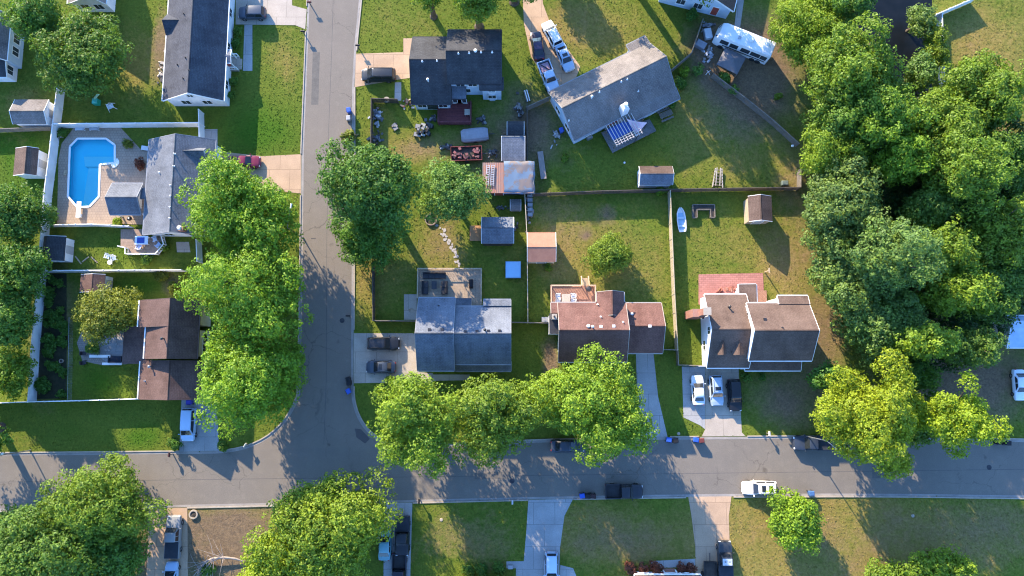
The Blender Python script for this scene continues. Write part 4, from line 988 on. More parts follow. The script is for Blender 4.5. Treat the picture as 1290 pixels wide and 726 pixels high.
def shrub(label, px, py, r, h, tone, seed=None, name='shrub', cat='shrub', group=None, size=.22, asp=1., m=None, col=None):
    seed = seed or int(px * 5 + py * 3)
    c = P(px, py, h * .5); rx = r / 8.75
    t = thing(name, label, cat, (c.x, c.y, 0), group=group, local=True)
    V, lc, lr = crown(seed, rx, rx * asp, h * .5, size, 1.2, (.3, .5), 9, per=8, clump=.2); V[:, 2] += h * .52; V[:, 2] = np.maximum(V[:, 2], .03)
    o = bpy.data.objects.new('foliage', quads('foliage', V, LEAF)); COL.objects.link(o); o.parent = t; o.color = (*(col or TONE[tone]), 1)
    sb = MB()
    for i in range(4): sb.tube((0, 0, 0), Vector(lc[i]) * .7 + Vector((0, 0, h * .5)), .03, .012, 5)
    sb.build('stem', BARK, t); return t
G_ROW = 'trees lining the long road'
tree('large mid green tree shading the lawn, top left, bare patch in its crown', 108, 68, 58, 9.5, 'mg', .9, rz=4.0)
tree('mid green tree cut by the top edge left of the pool yard', 45, 22, 40, 9, 'mg', .8)
tree('yellow green tree over the purple car by the side street', 303, 268, 65, 15, 'lg', .95, rz=6.4)
tree('yellow green tree between pool house and brown house by the side street', 313, 366, 72, 16, 'lg', .85, rz=6.8)
tree('large bright green tree at the road corner', 315, 473, 60, 15, 'lg', 1.15, rz=7.2)
tree('dense dark green tree beside the side street', 467, 233, 64, 16, 'dg', .88, size=.36, dens=1.25, rz=4.8)
tree('smaller shaded tree below the dense dark green one', 463, 297, 38, 7.5, 'mg', 1.1, rz=3.2)
tree('soft light green tree left of the rusty workshop', 569, 243, 37, 9.5, 'sg', 1.1, size=.3, dens=1.2, lobe=(.3, .45), rz=3.9)
tree('small round light green tree alone on the middle lawn', 767, 322, 28, 5.5, 'bg', .85, size=.24, dens=1.5, rz=2.5)
tree('round bright green street tree at the rounded kerb', 527, 531, 56, 15, 'lg', 1., group=G_ROW, rz=6.8)
tree('bright green street tree in the middle of the front row', 622, 528, 52, 15, 'bg', 1., group=G_ROW, rz=6.8)
tree('widest bright green street tree before the red brown house', 752, 512, 70, 15, 'lg', .82, group=G_ROW, rz=6.8)
tree('small bright tree crown wedged between two front row trees', 690, 500, 30, 12, 'lg', 1., group=G_ROW, rz=5)
tree('yellow green street tree with gaps left of the shaded yard end', 1090, 530, 70, 14, 'yg', .88, rz=6, lobe=(.2, .32), nl=24, spread=1.02)
tree('yellow green street tree right of its larger twin', 1205, 528, 42, 14.5, 'yg', .95, rz=6.4, lobe=(.2, .32), nl=16, spread=1.02)
tree('yellow topped tree low in the right grove', 1168, 430, 36, 13, 'lg', .62, lobe=(.2, .3), rz=4)
tree('round olive green ornamental tree on the brown house lawn', 135, 394, 36, 6.5, 'ol', .9, size=.26, dens=1.1, lobe=(.3, .45), rz=2.9)
tree('dark green tree beyond the white fence at the left edge', 22, 275, 36, 8, 'dg', 1.)
tree('mid green tree at the left edge below the dark one', 18, 348, 42, 9, 'mg', 1.05)
tree('shaded green tree at the left edge beside the planting bed', 12, 405, 38, 9, 'mg', .8)
tree('bright grassy topped tree at the left edge near the white fence', 12, 470, 30, 6, 'bg', 1.)
tree('big mid green tree at the bottom left corner', 60, 690, 78, 13, 'mg', .9, rz=6)
tree('wide green tree leaning over the road, bottom left', 128, 637, 66, 13, 'bg', .7, rz=5.6)
tree('green tree crown at the bottom edge left of the silver pickup', 130, 704, 52, 10, 'mg', .9)
tree('bright yellow green tree filling the bottom edge by the dark trucks', 412, 668, 78, 13, 'lg', .82, rz=6)
tree('bright yellow green tree cut by the bottom edge', 355, 715, 50, 9, 'yg', .8)
tree('small light green tree on the dry lawn beside the white car', 1003, 655, 36, 6, 'lg', .85)
tree('green bush like tree at the bottom right edge', 1180, 716, 40, 5, 'lg', .5, size=.34)
tree('small tree cut by the bottom edge right of the dry lawn', 1120, 727, 28, 4, 'bg', .5)
tree('thin leaning tree at the top edge of the grassy plot', 540, -8, 20, 11, 'bg', 1., rz=4.5)
tree('bright green tree at the top edge above the black roof', 600, -4, 36, 14, 'bg', .8, rz=5.5)
tree('dark tree just beyond the top edge', 648, -38, 40, 15, 'mg', .9, rz=6.5)
tree('tree beyond the top edge shading the tan driveway', 700, -60, 26, 7, 'mg', .9, rz=3)
tree('tree beyond the top edge near the white gabled house', 820, -50, 46, 15, 'mg', .9, rz=6)
tree('tree beyond the top edge near the motorhome', 900, -45, 36, 16, 'mg', .9, rz=6.5)
tree('tree beyond the left edge of the long road', -55, 545, 50, 14, 'mg', .9, rz=6)
G_GR = 'trees of the dense grove on the right'
GROVE = [('feathery yellow green tree beside the motorhome', 1020, 38, 44, 11, 'lg', 1.15, .26), ('large bright tree east of the pallet fence', 1072, 92, 58, 13, 'bg', 1.1, .42), ('shaded tree at the foot of the pallet fence', 1062, 150, 40, 11, 'mg', .8, .42),
 ('dense yellow green bushy tree at the grove edge', 1046, 196, 44, 11, 'lg', .75, .26), ('large grey green oak at the west edge of the grove', 1058, 262, 56, 14, 'gg', .95, .34), ('grey green oak over the end of the dormer house', 1070, 345, 56, 14, 'gg', .9, .34),
 ('grey green oak above the yellow street tree', 1110, 405, 58, 13, 'gg', .85, .34), ('grey green oak in the heart of the grove', 1122, 322, 52, 15, 'gg', .9, .34), ('mid green tree right below the dark pond', 1112, 150, 50, 13, 'bg', .85, .42),
 ('bright topped tree in the middle of the grove', 1136, 206, 32, 14, 'lg', .9, .38), ('large bright tree against the tan top right lawn', 1236, 118, 58, 13, 'bg', .8, .42), ('mid green tree left of the tan lawn', 1186, 158, 52, 13, 'bg', .95, .42), ('tall bright tree in the east of the grove', 1212, 212, 50, 14, 'bg', 1., .38),
 ('tree at the right edge below the tan strip', 1268, 205, 48, 13, 'mg', .9, .42), ('small yellow green treetop among darker oaks', 1160, 296, 18, 12, 'yg', .9, .34), ('mid green tree beside the dark gap in the grove', 1188, 318, 40, 13, 'bg', .9, .4),
 ('bright tree at the right edge of the grove', 1258, 292, 46, 13, 'bg', .9, .4), ('bright green tree above the shaded gravel yard', 1208, 368, 42, 13, 'lg', .8, .4), ('tree by the corner of the blue roof', 1250, 362, 38, 12, 'mg', 1.1, .4),
 ('mid green tree near the right edge, low in the grove', 1275, 345, 34, 12, 'mg', .9, .4), ('shaded tree between the grove and the gravel yard', 1222, 440, 34, 9, 'mg', .8, .4), ('low shaded tree under the yellow topped one', 1150, 470, 30, 8, 'mg', .8, .4),
 ('dark green tree under the street trees', 1155, 530, 30, 8, 'mg', 1., .4), ('grey green tree in the shaded middle of the grove', 1168, 262, 32, 12, 'mg', .8, .38), ('dark tree on the pond bank', 1072, 8, 30, 9, 'dg', .8, .4), ('slim grey green tree along the pond bank', 1160, 25, 13, 8, 'gg', 2.0, .32),
 ('slim grey green tree on the lower pond bank', 1161, 88, 12, 8, 'gg', 2.6, .32), ('narrow bright shrub like tree by the white fence', 1179, 60, 10, 5, 'bg', 3.4, .3), ('shaded tree at the dormer house corner', 1042, 475, 22, 6, 'dg', .7, .36)]
for (lb, x, y, r, hh, tn, asp, sz) in GROVE:
    tree(lb, x, y, r * 1.03, hh * (.72, 1., 1.2, .9, 1.1)[int(x) % 5], tn, asp, group=G_GR, size=min(sz, .33), lobe=(.17, .30), dens=1.05)
sheet('pond', [(1062, 4), (1100, -30), (1174, -30), (1174, 60), (1174, 112), (1150, 128), (1112, 110), (1108, 70), (1088, 44)], .02, pm('pond_water', (.004, .006, .008), (.007, .009, .012), .6, .35, spec=.2, fine=.05))

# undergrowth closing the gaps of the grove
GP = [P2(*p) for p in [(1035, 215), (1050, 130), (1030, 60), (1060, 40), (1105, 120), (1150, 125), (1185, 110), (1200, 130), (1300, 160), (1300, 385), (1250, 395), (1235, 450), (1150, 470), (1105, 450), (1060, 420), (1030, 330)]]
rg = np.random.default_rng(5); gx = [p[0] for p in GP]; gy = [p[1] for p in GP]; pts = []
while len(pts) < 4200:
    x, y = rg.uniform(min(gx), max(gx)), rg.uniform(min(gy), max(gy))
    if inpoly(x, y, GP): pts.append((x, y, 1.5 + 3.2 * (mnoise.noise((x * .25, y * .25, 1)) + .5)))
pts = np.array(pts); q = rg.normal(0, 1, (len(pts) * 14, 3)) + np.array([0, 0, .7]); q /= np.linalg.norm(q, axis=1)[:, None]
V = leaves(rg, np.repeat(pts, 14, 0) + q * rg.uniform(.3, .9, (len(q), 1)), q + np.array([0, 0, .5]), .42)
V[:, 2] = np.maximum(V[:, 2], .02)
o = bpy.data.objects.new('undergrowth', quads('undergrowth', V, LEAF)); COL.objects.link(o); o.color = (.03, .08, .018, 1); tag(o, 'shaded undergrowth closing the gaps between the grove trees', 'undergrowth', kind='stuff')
sheet('planting_bed', [(47, 345), (84, 345), (84, 502), (37, 503), (42, 440)], .02, pm('dark_mulch', (.022, .026, .014), (.04, .04, .022), 2., .95, fine=.6))

# short grass standing on the lawns
def build_grass():
    rg = np.random.default_rng(11); n = 150000
    xy = np.stack([rg.uniform(-84, 84, n), rg.uniform(-44, 74, n)], 1)
    keep = np.ones(n, bool)
    for poly in EXCL:
        q = np.array(poly); x, y = xy[:, 0], xy[:, 1]; ins = np.zeros(n, bool); j = len(q) - 1
        for i in range(len(q)):
            xi, yi = q[i]; xj, yj = q[j]
            c = ((yi > y) != (yj > y)) & (x < (xj - xi) * (y - yi) / (yj - yi + 1e-12) + xi); ins ^= c; j = i
        keep &= ~ins
    xy = xy[keep]; A = soil_at(xy); k = A[:, 1] < rg.uniform(.1, .8, len(xy)); xy, A = xy[k], A[k]; n = len(xy)
    t = rg.uniform(0, 2 * PI, n); h = rg.uniform(.03, .09, n); w = rg.uniform(.05, .11, n)
    dx = np.stack([np.cos(t), np.sin(t)], 1) * w[:, None]; ln = rg.normal(0, .09, (n, 2))
    z0 = np.zeros(n)
    V = np.stack([np.c_[xy - dx, z0], np.c_[xy + dx, z0], np.c_[xy + dx * .7 + ln, h], np.c_[xy - dx * .7 + ln, h]], 1).reshape(-1, 3)
    me = quads('grass', V, LAWN)
    at = me.color_attributes.new('soil', 'FLOAT_COLOR', 'POINT')
    at.data.foreach_set('color', np.repeat(np.concatenate([A, np.ones((n, 1))], 1), 4, 0).astype(np.float32).ravel())
    o = bpy.data.objects.new('grass', me); COL.objects.link(o); tag(o, 'short uneven grass growing on the lawns', 'grass', kind='stuff')
build_grass()
# ================================================================= vehicles
TIRE, RIM = {}, {}
def interp(tab, x):
    for (a, *A), (b, *B) in zip(tab[:-1], tab[1:]):
        if a <= x <= b:
            t = (x - a) / (b - a + 1e-9); t = t * t * (3 - 2 * t) if False else t
            return [p + (q - p) * t for p, q in zip(A, B)]
    return list(tab[0][1:]) if x < tab[0][0] else list(tab[-1][1:])
SPEC = {  # length, width, height, body stations (x, half width, top), cabin (rear base, rear roof, front roof, front base), belt height
 'sedan': dict(L=4.75, W=1.82, H=1.45, st=[(-2.37, .66, .80), (-2.28, .80, .98), (-1.7, .89, 1.02), (0, .91, .96), (1.0, .91, .97), (1.7, .89, .88), (2.2, .80, .76), (2.36, .62, .62)], cab=(-1.85, -1.05, .30, 1.15), belt=.94),
 'suv': dict(L=4.75, W=1.90, H=1.74, st=[(-2.37, .74, .95), (-2.30, .86, 1.08), (-1.6, .93, 1.08), (0, .95, 1.06), (.9, .95, 1.10), (1.7, .92, 1.04), (2.22, .84, .94), (2.36, .66, .72)], cab=(-2.30, -1.98, .35, 1.05), belt=1.06),
 'van': dict(L=5.1, W=1.98, H=1.80, st=[(-2.55, .80, .95), (-2.48, .92, 1.06), (-1.6, .98, 1.06), (0, .99, 1.04), (1.3, .98, 1.08), (2.0, .94, .98), (2.42, .84, .84), (2.54, .66, .7)], cab=(-2.48, -2.22, .75, 1.65), belt=1.04),
 'truck': dict(L=5.7, W=2.0, H=1.88, st=[(-.62, .99, 1.08), (0, 1.0, 1.08), (1.1, 1.0, 1.16), (2.2, .97, 1.10), (2.7, .90, 1.0), (2.85, .74, .78)], cab=(-.62, -.50, .72, 1.32), belt=1.08),
}
def section(hw, zt, zb=.26):
    p = [(0, zb), (.86 * hw, zb), (.97 * hw, zb + .12), (hw, zb + (zt - zb) * .45), (.985 * hw, zb + (zt - zb) * .72), (.93 * hw, zt - .05), (.80 * hw, zt), (.4 * hw, zt + .02), (0, zt + .028)]
    return p + [(-y, z) for y, z in p[-2:0:-1]]
def vehicle(label, px, py, hdg, typ, col, cat='car', name='parked_car', group=None, roofcol=None, sunroof=0, rack=False, bed=None, L=None, wz=.6):
    """hdg: direction the nose points to, in photo degrees (0 right, 90 down)"""
    S = SPEC[typ]; c = P(px, py, wz)
    t = thing(name, label, cat, (c.x, c.y, 0), R(-hdg), group, local=True)
    k = (L or S['L']) / S['L']; M = Matrix.Diagonal((k, 1, 1, 1))
    st = S['st']; x0, x1 = st[0][0], st[-1][0]
    xs = sorted(set([s[0] for s in st] + [x0 + (x1 - x0) * i / 16 for i in range(17)]))
    body = MB(M); body.loft([[(x, y, z) for y, z in section(*interp(st, x))] for x in xs])
    ra, rb, rc, rd = S['cab']; bz, H = S['belt'], S['H']; W = S['W'] / 2
    def cs(x, wb, wr, zt):
        p = [(0, bz - .15), (wb, bz - .15), (wb, bz), (wr, zt - .09), (wr * .9, zt - .02), (wr * .5, zt + .015), (0, zt + .025)]
        return [(x, y, z) for y, z in p + [(-y, z) for y, z in p[-2:0:-1]]]
    wb, wr = W * .90, W * .74
    def flat(x): return [(x, y * (wb if abs(y) == 1 else wb * abs(y)), z) for y, z in [(0, bz - .15), (1, bz - .15), (1, bz), (.86, bz + .01), (.8, bz + .015), (.4, bz + .02), (0, bz + .022)] + [(-y, z) for y, z in [(.4, bz + .02), (.8, bz + .015), (.86, bz + .01), (1, bz), (1, bz - .15)]]]
    cab = [flat(ra), cs(rb, wb, wr, H - .05), cs(rb + .25, wb, wr, H), cs((rb + rc) / 2, wb, wr * 1.02, H + .01), cs(rc - .2, wb, wr, H), cs(rc, wb, wr * .98, H - .05), flat(rd)]
    body.loft(cab)
    if typ == 'truck':
        zb_ = 1.08
        body.box(-2.85, -1.0, .32, -.64, -.86, zb_).box(-2.85, .86, .32, -.64, 1.0, zb_).box(-2.85, -.858, .32, -2.76, .858, zb_).box(-2.758, -.858, .40, -.64, .858, .56)
    bo = body.build('body', CARP, t, smooth=35, col=col)
    if typ == 'truck':
        MB(M).box(-2.75, -.85, .565, -.66, .85, .60).build('bed_liner', pm('bed_liner', (.03, .03, .032), (.045, .045, .048), 2., .7), t)
        if bed == 'cover': MB(M).box(-2.82, -.93, 1.085, -.68, .93, 1.12).build('bed_cover', FABRIC, t, col=(.03, .035, .045))
        elif bed == 'lid': MB(M).box(-2.82, -.93, 1.085, -.68, .93, 1.13).build('bed_cover', FABRIC, t, col=(.16, .19, .25))
        elif bed == 'red':
            MB(M).box(-2.5, -.7, .61, -.9, .7, .78).build('cargo', FABRIC, t, col=(.42, .26, .30)); MB(M).bar((-2.4, -.5, .82), (-1., .5, .86), .12, .06).build('cargo_strap', BLACK, t)
        elif bed == 'box': MB(M).box(-1.25, -.88, .85, -.72, .88, 1.2).build('tool_box', METAL, t)
    if roofcol: MB(M).add([(rb + .12, -wr * .88, H + .012), (rc - .15, -wr * .88, H + .012), (rc - .15, wr * .88, H + .012), (rb + .12, wr * .88, H + .012), (rb + .12, 0, H + .036), (rc - .15, 0, H + .036)], [(0, 1, 5, 4), (4, 5, 2, 3)]).build('roof_panel', CARP, t, col=roofcol)
    # glass
    def glass(nm, v, o): MB(M @ Matrix.Translation(o)).add(v, [(0, 1, 2, 3)]).build(nm, AUTOGLASS, t)
    a = .10; f = lambda u, p, q: p + (q - p) * u
    glass('windscreen', [(f(.10, rd, rc), -f(.1, wb * .86, wr * .88), f(.10, bz + .02, H - .04)), (f(.10, rd, rc), f(.1, wb * .86, wr * .88), f(.10, bz + .02, H - .04)), (f(.90, rd, rc), wr * .86, f(.9, bz + .02, H - .03)), (f(.90, rd, rc), -wr * .86, f(.9, bz + .02, H - .03))], (.018, 0, .030))
    glass('rear_window', [(f(.16, ra, rb), -f(.16, wb * .82, wr * .84), f(.16, bz + .02, H - .04)), (f(.16, ra, rb), f(.16, wb * .82, wr * .84), f(.16, bz + .02, H - .04)), (f(.88, ra, rb), wr * .82, f(.88, bz + .02, H - .03)), (f(.88, ra, rb), -wr * .82, f(.88, bz + .02, H - .03))], (-.022, 0, .026))
    for s in (-1, 1):
        z0, z1 = bz + .05, H - .13; y0 = wb + (wr - wb) * .05; y1 = wb + (wr - wb) * .93
        fa = ra + (rb - ra) * .5 + .1; xm = (rb + rc) / 2 + .1
        for (p, q, pt, qt) in ((fa, xm - .04, rb + .12, xm - .05), (xm + .04, f(.28, rd, rc), xm + .04, rc - .02)):
            glass('side_window', [(p, s * y0, z0), (q, s * y0, z0), (qt, s * y1, z1), (pt, s * y1, z1)], (0, s * .014, .008))
        x, hw, zt = st[-2][0], st[-2][1], st[-2][2]
        MB(M).taper(x - .02, s * hw * .78, zt - .2, zt - .03, .30, hw * .34, .16, hw * .26).build('headlight', CLEAR, t)
        xr = x0 if typ != 'truck' else -2.85
        MB(M).cb(xr + .05, s * (st[0][1] * .86 if typ != 'truck' else .90), .84, .14, .18, .26).build('tail_light', REDLIGHT, t)
        MB(M).taper(f(.22, rd, rc), s * (W + .10), bz + .0, bz + .16, .12, .22, .09, .18).build('door_mirror', CARP, t, col=col)
        if rack: MB(M).tube((rb + .3, s * wr * .82, H + .075), (rc - .2, s * wr * .82, H + .075), .022).cb(rb + .35, s * wr * .82, H + .035, .06, .04, .07).cb(rc - .25, s * wr * .82, H + .035, .06, .04, .07).build('roof_rail', DKMETAL, t)
        for xw in ((-1.40, 1.42) if typ in ('sedan', 'suv') else (-1.5, 1.6) if typ == 'van' else (-1.75, 1.85)):
            tk = round(xw, 2)
            r_ = .33 if typ == 'sedan' else .37; y = s * (W - .085)
            w = MB(M).lathe([(r_ * .58, -.11), (r_ * .92, -.11), (r_, -.07), (r_, .07), (r_ * .92, .11), (r_ * .58, .11)], (0, 0, 0), 18)
            w.v = [(v[0] + xw * k, v[2] + y, v[1] + r_) for v in w.v]
            o = w.build('wheel', RUBBER, t)
            rm = MB(M).lathe([(0, .07), (r_ * .25, .075), (r_ * .3, .055), (r_ * .58, .065), (r_ * .6, -.06)], (0, 0, 0), 18)
            rm.v = [(v[0] + xw * k, s * v[2] + y, v[1] + r_) for v in rm.v]
            rm.build('rim', METAL, o)
    for i in range(sunroof): MB(M).cb(f(.30 + .42 * i if sunroof > 1 else .72, rb, rc), 0, H + .032, .55, wr * 1.15, .03).build('sunroof', AUTOGLASS, t)
    return t
BLK, DGR, WHT, SIL = (.012, .013, .016), (.045, .05, .06), (.78, .78, .76), (.42, .45, .48)
vehicle('dark grey hatchback parked on the shaded driveway, top left', 318, 17, 180, 'suv', (.05, .065, .09), L=4.1)
vehicle('maroon car poking out of the yellow green tree', 308, 204, 0, 'sedan', (.17, .02, .045))
vehicle('dark minivan on the tan driveway by the side street', 477, 95, 180, 'van', (.022, .026, .031), cat='van', name='minivan', rack=True)
vehicle('dark purple car on the tan driveway, left of the white one', 677, 58, 262, 'sedan', (.025, .022, .045), roofcol=(.04, .03, .07), L=4.6)
vehicle('white hatchback at the front of the row on the tan driveway', 695.5, 43.5, 244, 'suv', (.72, .74, .74), L=4.3, rack=True)
vehicle('pale blue car behind the white hatchback', 711.5, 73, 68, 'sedan', (.36, .46, .58), sunroof=1, L=4.4)
vehicle('pale blue pickup with pinkish cargo in the bed, beside the diagonal house', 691, 97, 70, 'truck', (.40, .50, .62), cat='pickup', name='pickup_truck', bed='red', L=5.0)
vehicle('black vehicle with silver roof rails on the slate house driveway', 483.5, 433, 0, 'suv', BLK, rack=True, roofcol=(.014, .017, .024), L=4.6)
vehicle('dark blue grey sedan on the slate house driveway', 480, 462.5, 180, 'sedan', (.045, .058, .08), sunroof=1, L=4.2)
vehicle('white sedan on the pale slab left of the dormer house driveway', 879, 491.5, 268, 'sedan', (.55, .61, .67), L=4.2)
vehicle('pale blue white car with sunroof between the sedan and the black one', 902, 492, 88, 'suv', (.32, .40, .49), sunroof=1, rack=True, L=4.3)
vehicle('black car on the right of the dormer house driveway', 925, 498, 88, 'suv', BLK, L=4.5)
vehicle('pale blue van parked before the brown garage', 238, 535, 90, 'van', (.36, .50, .68), cat='van', name='parked_van', L=4.6)
vehicle('silver pickup with a dark bed near the bottom left tree', 219, 676, 270, 'truck', (.22, .23, .24), cat='pickup', name='pickup_truck', bed='cover')
vehicle('pale blue car cut by the bottom edge behind the silver pickup', 216, 728, 270, 'sedan', (.32, .44, .60), L=4.3)
vehicle('black pickup beside the bright bottom tree', 507, 675, 90, 'truck', BLK, cat='pickup', name='pickup_truck', bed='cover', L=5.3)
vehicle('black pickup cut by the bottom edge behind another black one', 503, 722, 90, 'truck', (.012, .012, .02), cat='pickup', name='pickup_truck', L=5.3)
vehicle('teal car almost hidden under the bottom tree', 485, 685, 270, 'sedan', (.15, .33, .38), L=4.4)
vehicle('pale blue car at the bottom end of the curved driveway', 694.5, 716, 90, 'suv', (.40, .52, .68), L=4.4)
vehicle('black pickup parked along the long road', 786, 619, 0, 'truck', (.02, .022, .028), cat='pickup', name='pickup_truck', L=5.2)
vehicle('white car with dark roof glass on the long road', 956, 614.5, 180, 'suv', WHT, sunroof=2, rack=True)
vehicle('dark blue pickup under the yellow green street tree', 1022, 558, 180, 'truck', (.03, .04, .06), cat='pickup', name='pickup_truck', bed='cover', L=5.2)
vehicle('dark blue car under the front row of trees', 715, 562, 0, 'sedan', (.035, .045, .065))
vehicle('black and grey pickup at the bottom of the tan driveway', 913, 706, 270, 'truck', (.035, .04, .045), cat='pickup', name='pickup_truck', roofcol=(.42, .45, .48), bed='cover', L=5.3)
vehicle('white car on the shaded gravel at the right edge', 1284, 485, 90, 'sedan', (.62, .70, .78), L=4.4)
# motorhome
c = P(937, 54, 1.8); a_ = P(907, 42, 3.1); b_ = P(972, 68, 3.1); ang = math.atan2(b_.y - a_.y, b_.x - a_.x)
rv = thing('motorhome', 'long white motorhome with windows along its side, by the grove', 'motorhome', (c.x, c.y, 0), ang, local=True)
L = 4.3; m = MB(); prof = lambda x, h, w: [(x, -w, .45), (x, w, .45), (x, w, h - .2), (x, w * .93, h - .03), (x, 0, h + .03), (x, -w * .93, h - .03), (x, -w, h - .2)]
m.loft([prof(-L, 1.9, 1.0), prof(-L + .35, 2.8, 1.2), prof(-L + .9, 3.1, 1.25), prof(0, 3.1, 1.25), prof(L - .1, 3.1, 1.25), prof(L, 3.0, 1.2)])
m.build('body', pm('motorhome_skin', (.72, .74, .75), (.62, .64, .66), .6, .45, fine=.1), rv, smooth=30)
MB().box(L * -.65, -1.262, 1.0, L - .3, -1.252, 1.25).build('stripe', DKMETAL, rv)
for x, w in ((-2.7, 1.1), (-1.2, 1.1), (.6, 1.2), (2.2, 1.3), (3.5, .8)):
    for s in (-1, 1):
        o = MB().box(x - w / 2 - .08, s * 1.25 - .02, 1.5, x + w / 2 + .08, s * 1.25 + .02, 2.5).build('window', BLACK, rv); MB().box(x - w / 2, s * 1.25 - .03, 1.6, x + w / 2, s * 1.25 + .03, 2.4).build('pane', GLASS, o)
MB().add([(-L + .02, -.85, 1.95), (-L + .02, .85, 1.95), (-L + .34, 1.0, 2.75), (-L + .34, -1.0, 2.75)], [(0, 1, 2, 3)]).build('windscreen', AUTOGLASS, rv)
MB().cb(.6, .1, 3.27, .8, .7, .3).build('air_conditioner', WHITE, rv); MB().cb(-1., -.3, 3.18, .4, .4, .12).build('roof_vent', METAL, rv); MB().cb(3.2, .4, 3.18, .4, .4, .12).build('roof_vent', WHITE, rv)
for x in (-2.9, 2.2, 3.1):
    for s in (-1, 1):
        w = MB().lathe([(.2, -.13), (.44, -.13), (.45, .13), (.2, .13), (0, .12)], (0, 0, 0), 16); w.v = [(v[0] + x, v[2] * s + s * 1.13, v[1] + .45) for v in w.v]; w.build('wheel', RUBBER, rv)
# ================================================================= street things
def bins(label, px, py, col, rot=0, group='wheeled bins at the kerbs'):
    c = P(px, py, .5); t = thing('wheelie_bin', label, 'bin', (c.x, c.y, 0), R(rot), group, local=True)
    MB().taper(0, 0, .06, .98, .46, .50, .58, .68).build('body', PAINT, t, col=col)
    MB().taper(.02, 0, .985, 1.07, .64, .74, .50, .60).build('lid', PAINT, t, col=tuple(x * .9 for x in col))
    MB().tube((-.34, -.27, .95), (-.34, .27, .95), .025).build('handle', BLACK, t)
    for s in (-1, 1): MB().tube((-.24, s * .24, .12), (-.24, s * .32, .12), .12, n=12).build('wheel', RUBBER, t)
    return t
BB, BK, BR = (.03, .10, .48), (.018, .018, .02), (.14, .04, .035)
bins('blue wheeled bin on the side street, beside the pale one', 440, 140, BB, 10); bins('pale grey wheeled bin south of the blue one on the side street', 439.5, 150, (.35, .35, .36), 5)
bins('blue wheeled bin at the inside of the road corner', 439.5, 493, BB, 30); bins('black wheeled bin north of the blue one at the road corner', 439.5, 478, BK, 15); bins('black wheeled bin beside the kerb, behind the corner bins', 440.5, 482.5, BK, 0)
bins('blue wheeled bin on the kerb by the street tree end, left pair', 842, 554, BB, 80); bins('black wheeled bin of the left pair on the far kerb', 850.5, 555, BK, 95)
bins('blue wheeled bin casting a long shadow, right pair on the far kerb', 876, 554, BB, 80); bins('red brown wheeled bin beside the blue one casting a long shadow', 883, 555, BR, 95)
bins('blue wheeled bin on the near kerb behind the black pickup', 733, 624, BB, -80); bins('dark wheeled bin next to the blue one on the near kerb', 740, 624.5, BK, -90); bins('dark brown wheeled bin closest to the black pickup', 747, 624.5, (.05, .025, .025), -95)
bins('left one of the two black wheeled bins at the right end', 1256, 557, BK, 90); bins('right one of the two black wheeled bins at the right end', 1268, 558, BK, 85)
bins('blue wheeled bin on the grass side behind the white car', 1021, 621, (.06, .14, .32), -85); bins('purple blue wheeled bin by the brown garage', 239.5, 507, (.05, .05, .36), 90)
bins('pale blue wheeled bin against the diagonal house wall', 707, 165, (.04, .10, .42), 20)
def mailbox(label, px, py, col, rot=0):
    c = P(px, py, 1.0); t = thing('mailbox', label, 'mailbox', (c.x, c.y, 0), R(rot), 'kerbside mailboxes', local=True)
    MB().box(-.06, -.06, 0, .06, .06, .95).build('post', WOODF, t)
    o = MB().extr([(-.12, 1.0), (.12, 1.0), (.12, 1.16), (.08, 1.24), (0, 1.27), (-.08, 1.24), (-.12, 1.16)], 'x', -.3, .3).build('box', PAINT, t, col=col)
    MB().box(-.35, -.09, .955, .35, .09, .995).build('bracket', WOODF, t); MB().box(-.1, .125, 1.1, -.06, .14, 1.32).build('flag', REDLIGHT, o)
for a in (('dark red mailbox at the top of the side street', 389.5, 3, (.10, .02, .03), 0), ('small black mailbox by the shaded driveway kerb', 381.5, 40, BK, 0), ('black mailbox by the tan driveway, right side of the street', 450.5, 57.5, BK, 0),
          ('dark mailbox before the brown garage driveway', 213.5, 573, (.06, .025, .025), 90), ('black mailbox at the driveway of the dark trucks', 528, 631.5, BK, 90), ('white mailbox on the far kerb near the dark blue pickup', 969, 546.5, (.7, .7, .7), 90),
          ('pale mailbox at the corner of the shaded front lawn', 645.5, 632.5, (.5, .5, .5), 90), ('small black mailbox beside the street before the slate house', 438.5, 398, BK, 0), ('green grey mailbox on the corner kerb of the brown house', 309, 561, (.3, .33, .3), 60)): mailbox(*a)
def street_lamp(label, bx, by, hx, hy, hgt):
    b = P(bx, by); hd = P(hx, hy, hgt)
    t = thing('street_lamp', label, 'street lamp', b)
    MB().tube((b.x, b.y, 0), (b.x, b.y, .5), .13, .1, 10).tube((b.x, b.y, .5), (b.x, b.y, hgt - .3), .085, .06, 8).build('pole', METAL, t)
    MB().path([(b.x, b.y, hgt - .35), ((b.x * .6 + hd.x * .4), b.y * .6 + hd.y * .4, hgt - .02), (hd.x, hd.y, hgt)], .045, 6).build('arm', METAL, t)
    d = (Vector((hd.x, hd.y, 0)) - Vector((b.x, b.y, 0))).normalized()
    MB().tube((hd.x - d.x * .1, hd.y - d.y * .1, hgt), (hd.x + d.x * .6, hd.y + d.y * .6, hgt - .02), .1, .14, 8).build('lamp_head', WHITE, t)
street_lamp('grey street lamp by the street tree, arm over the long road', 1012, 549, 1054, 566, 7.5)
street_lamp('tall street lamp at the left end of the long road', 38.5, 567.5, -2, 573, 7.5)
street_lamp('street lamp standing beside the tree over the maroon car', 382, 300, 366, 262, 7.5)
# ================================================================= yards
def item(name, label, cat, px, py, rot=0, group=None): c = P(px, py); return thing(name, label, cat, c, R(rot), group, local=True)
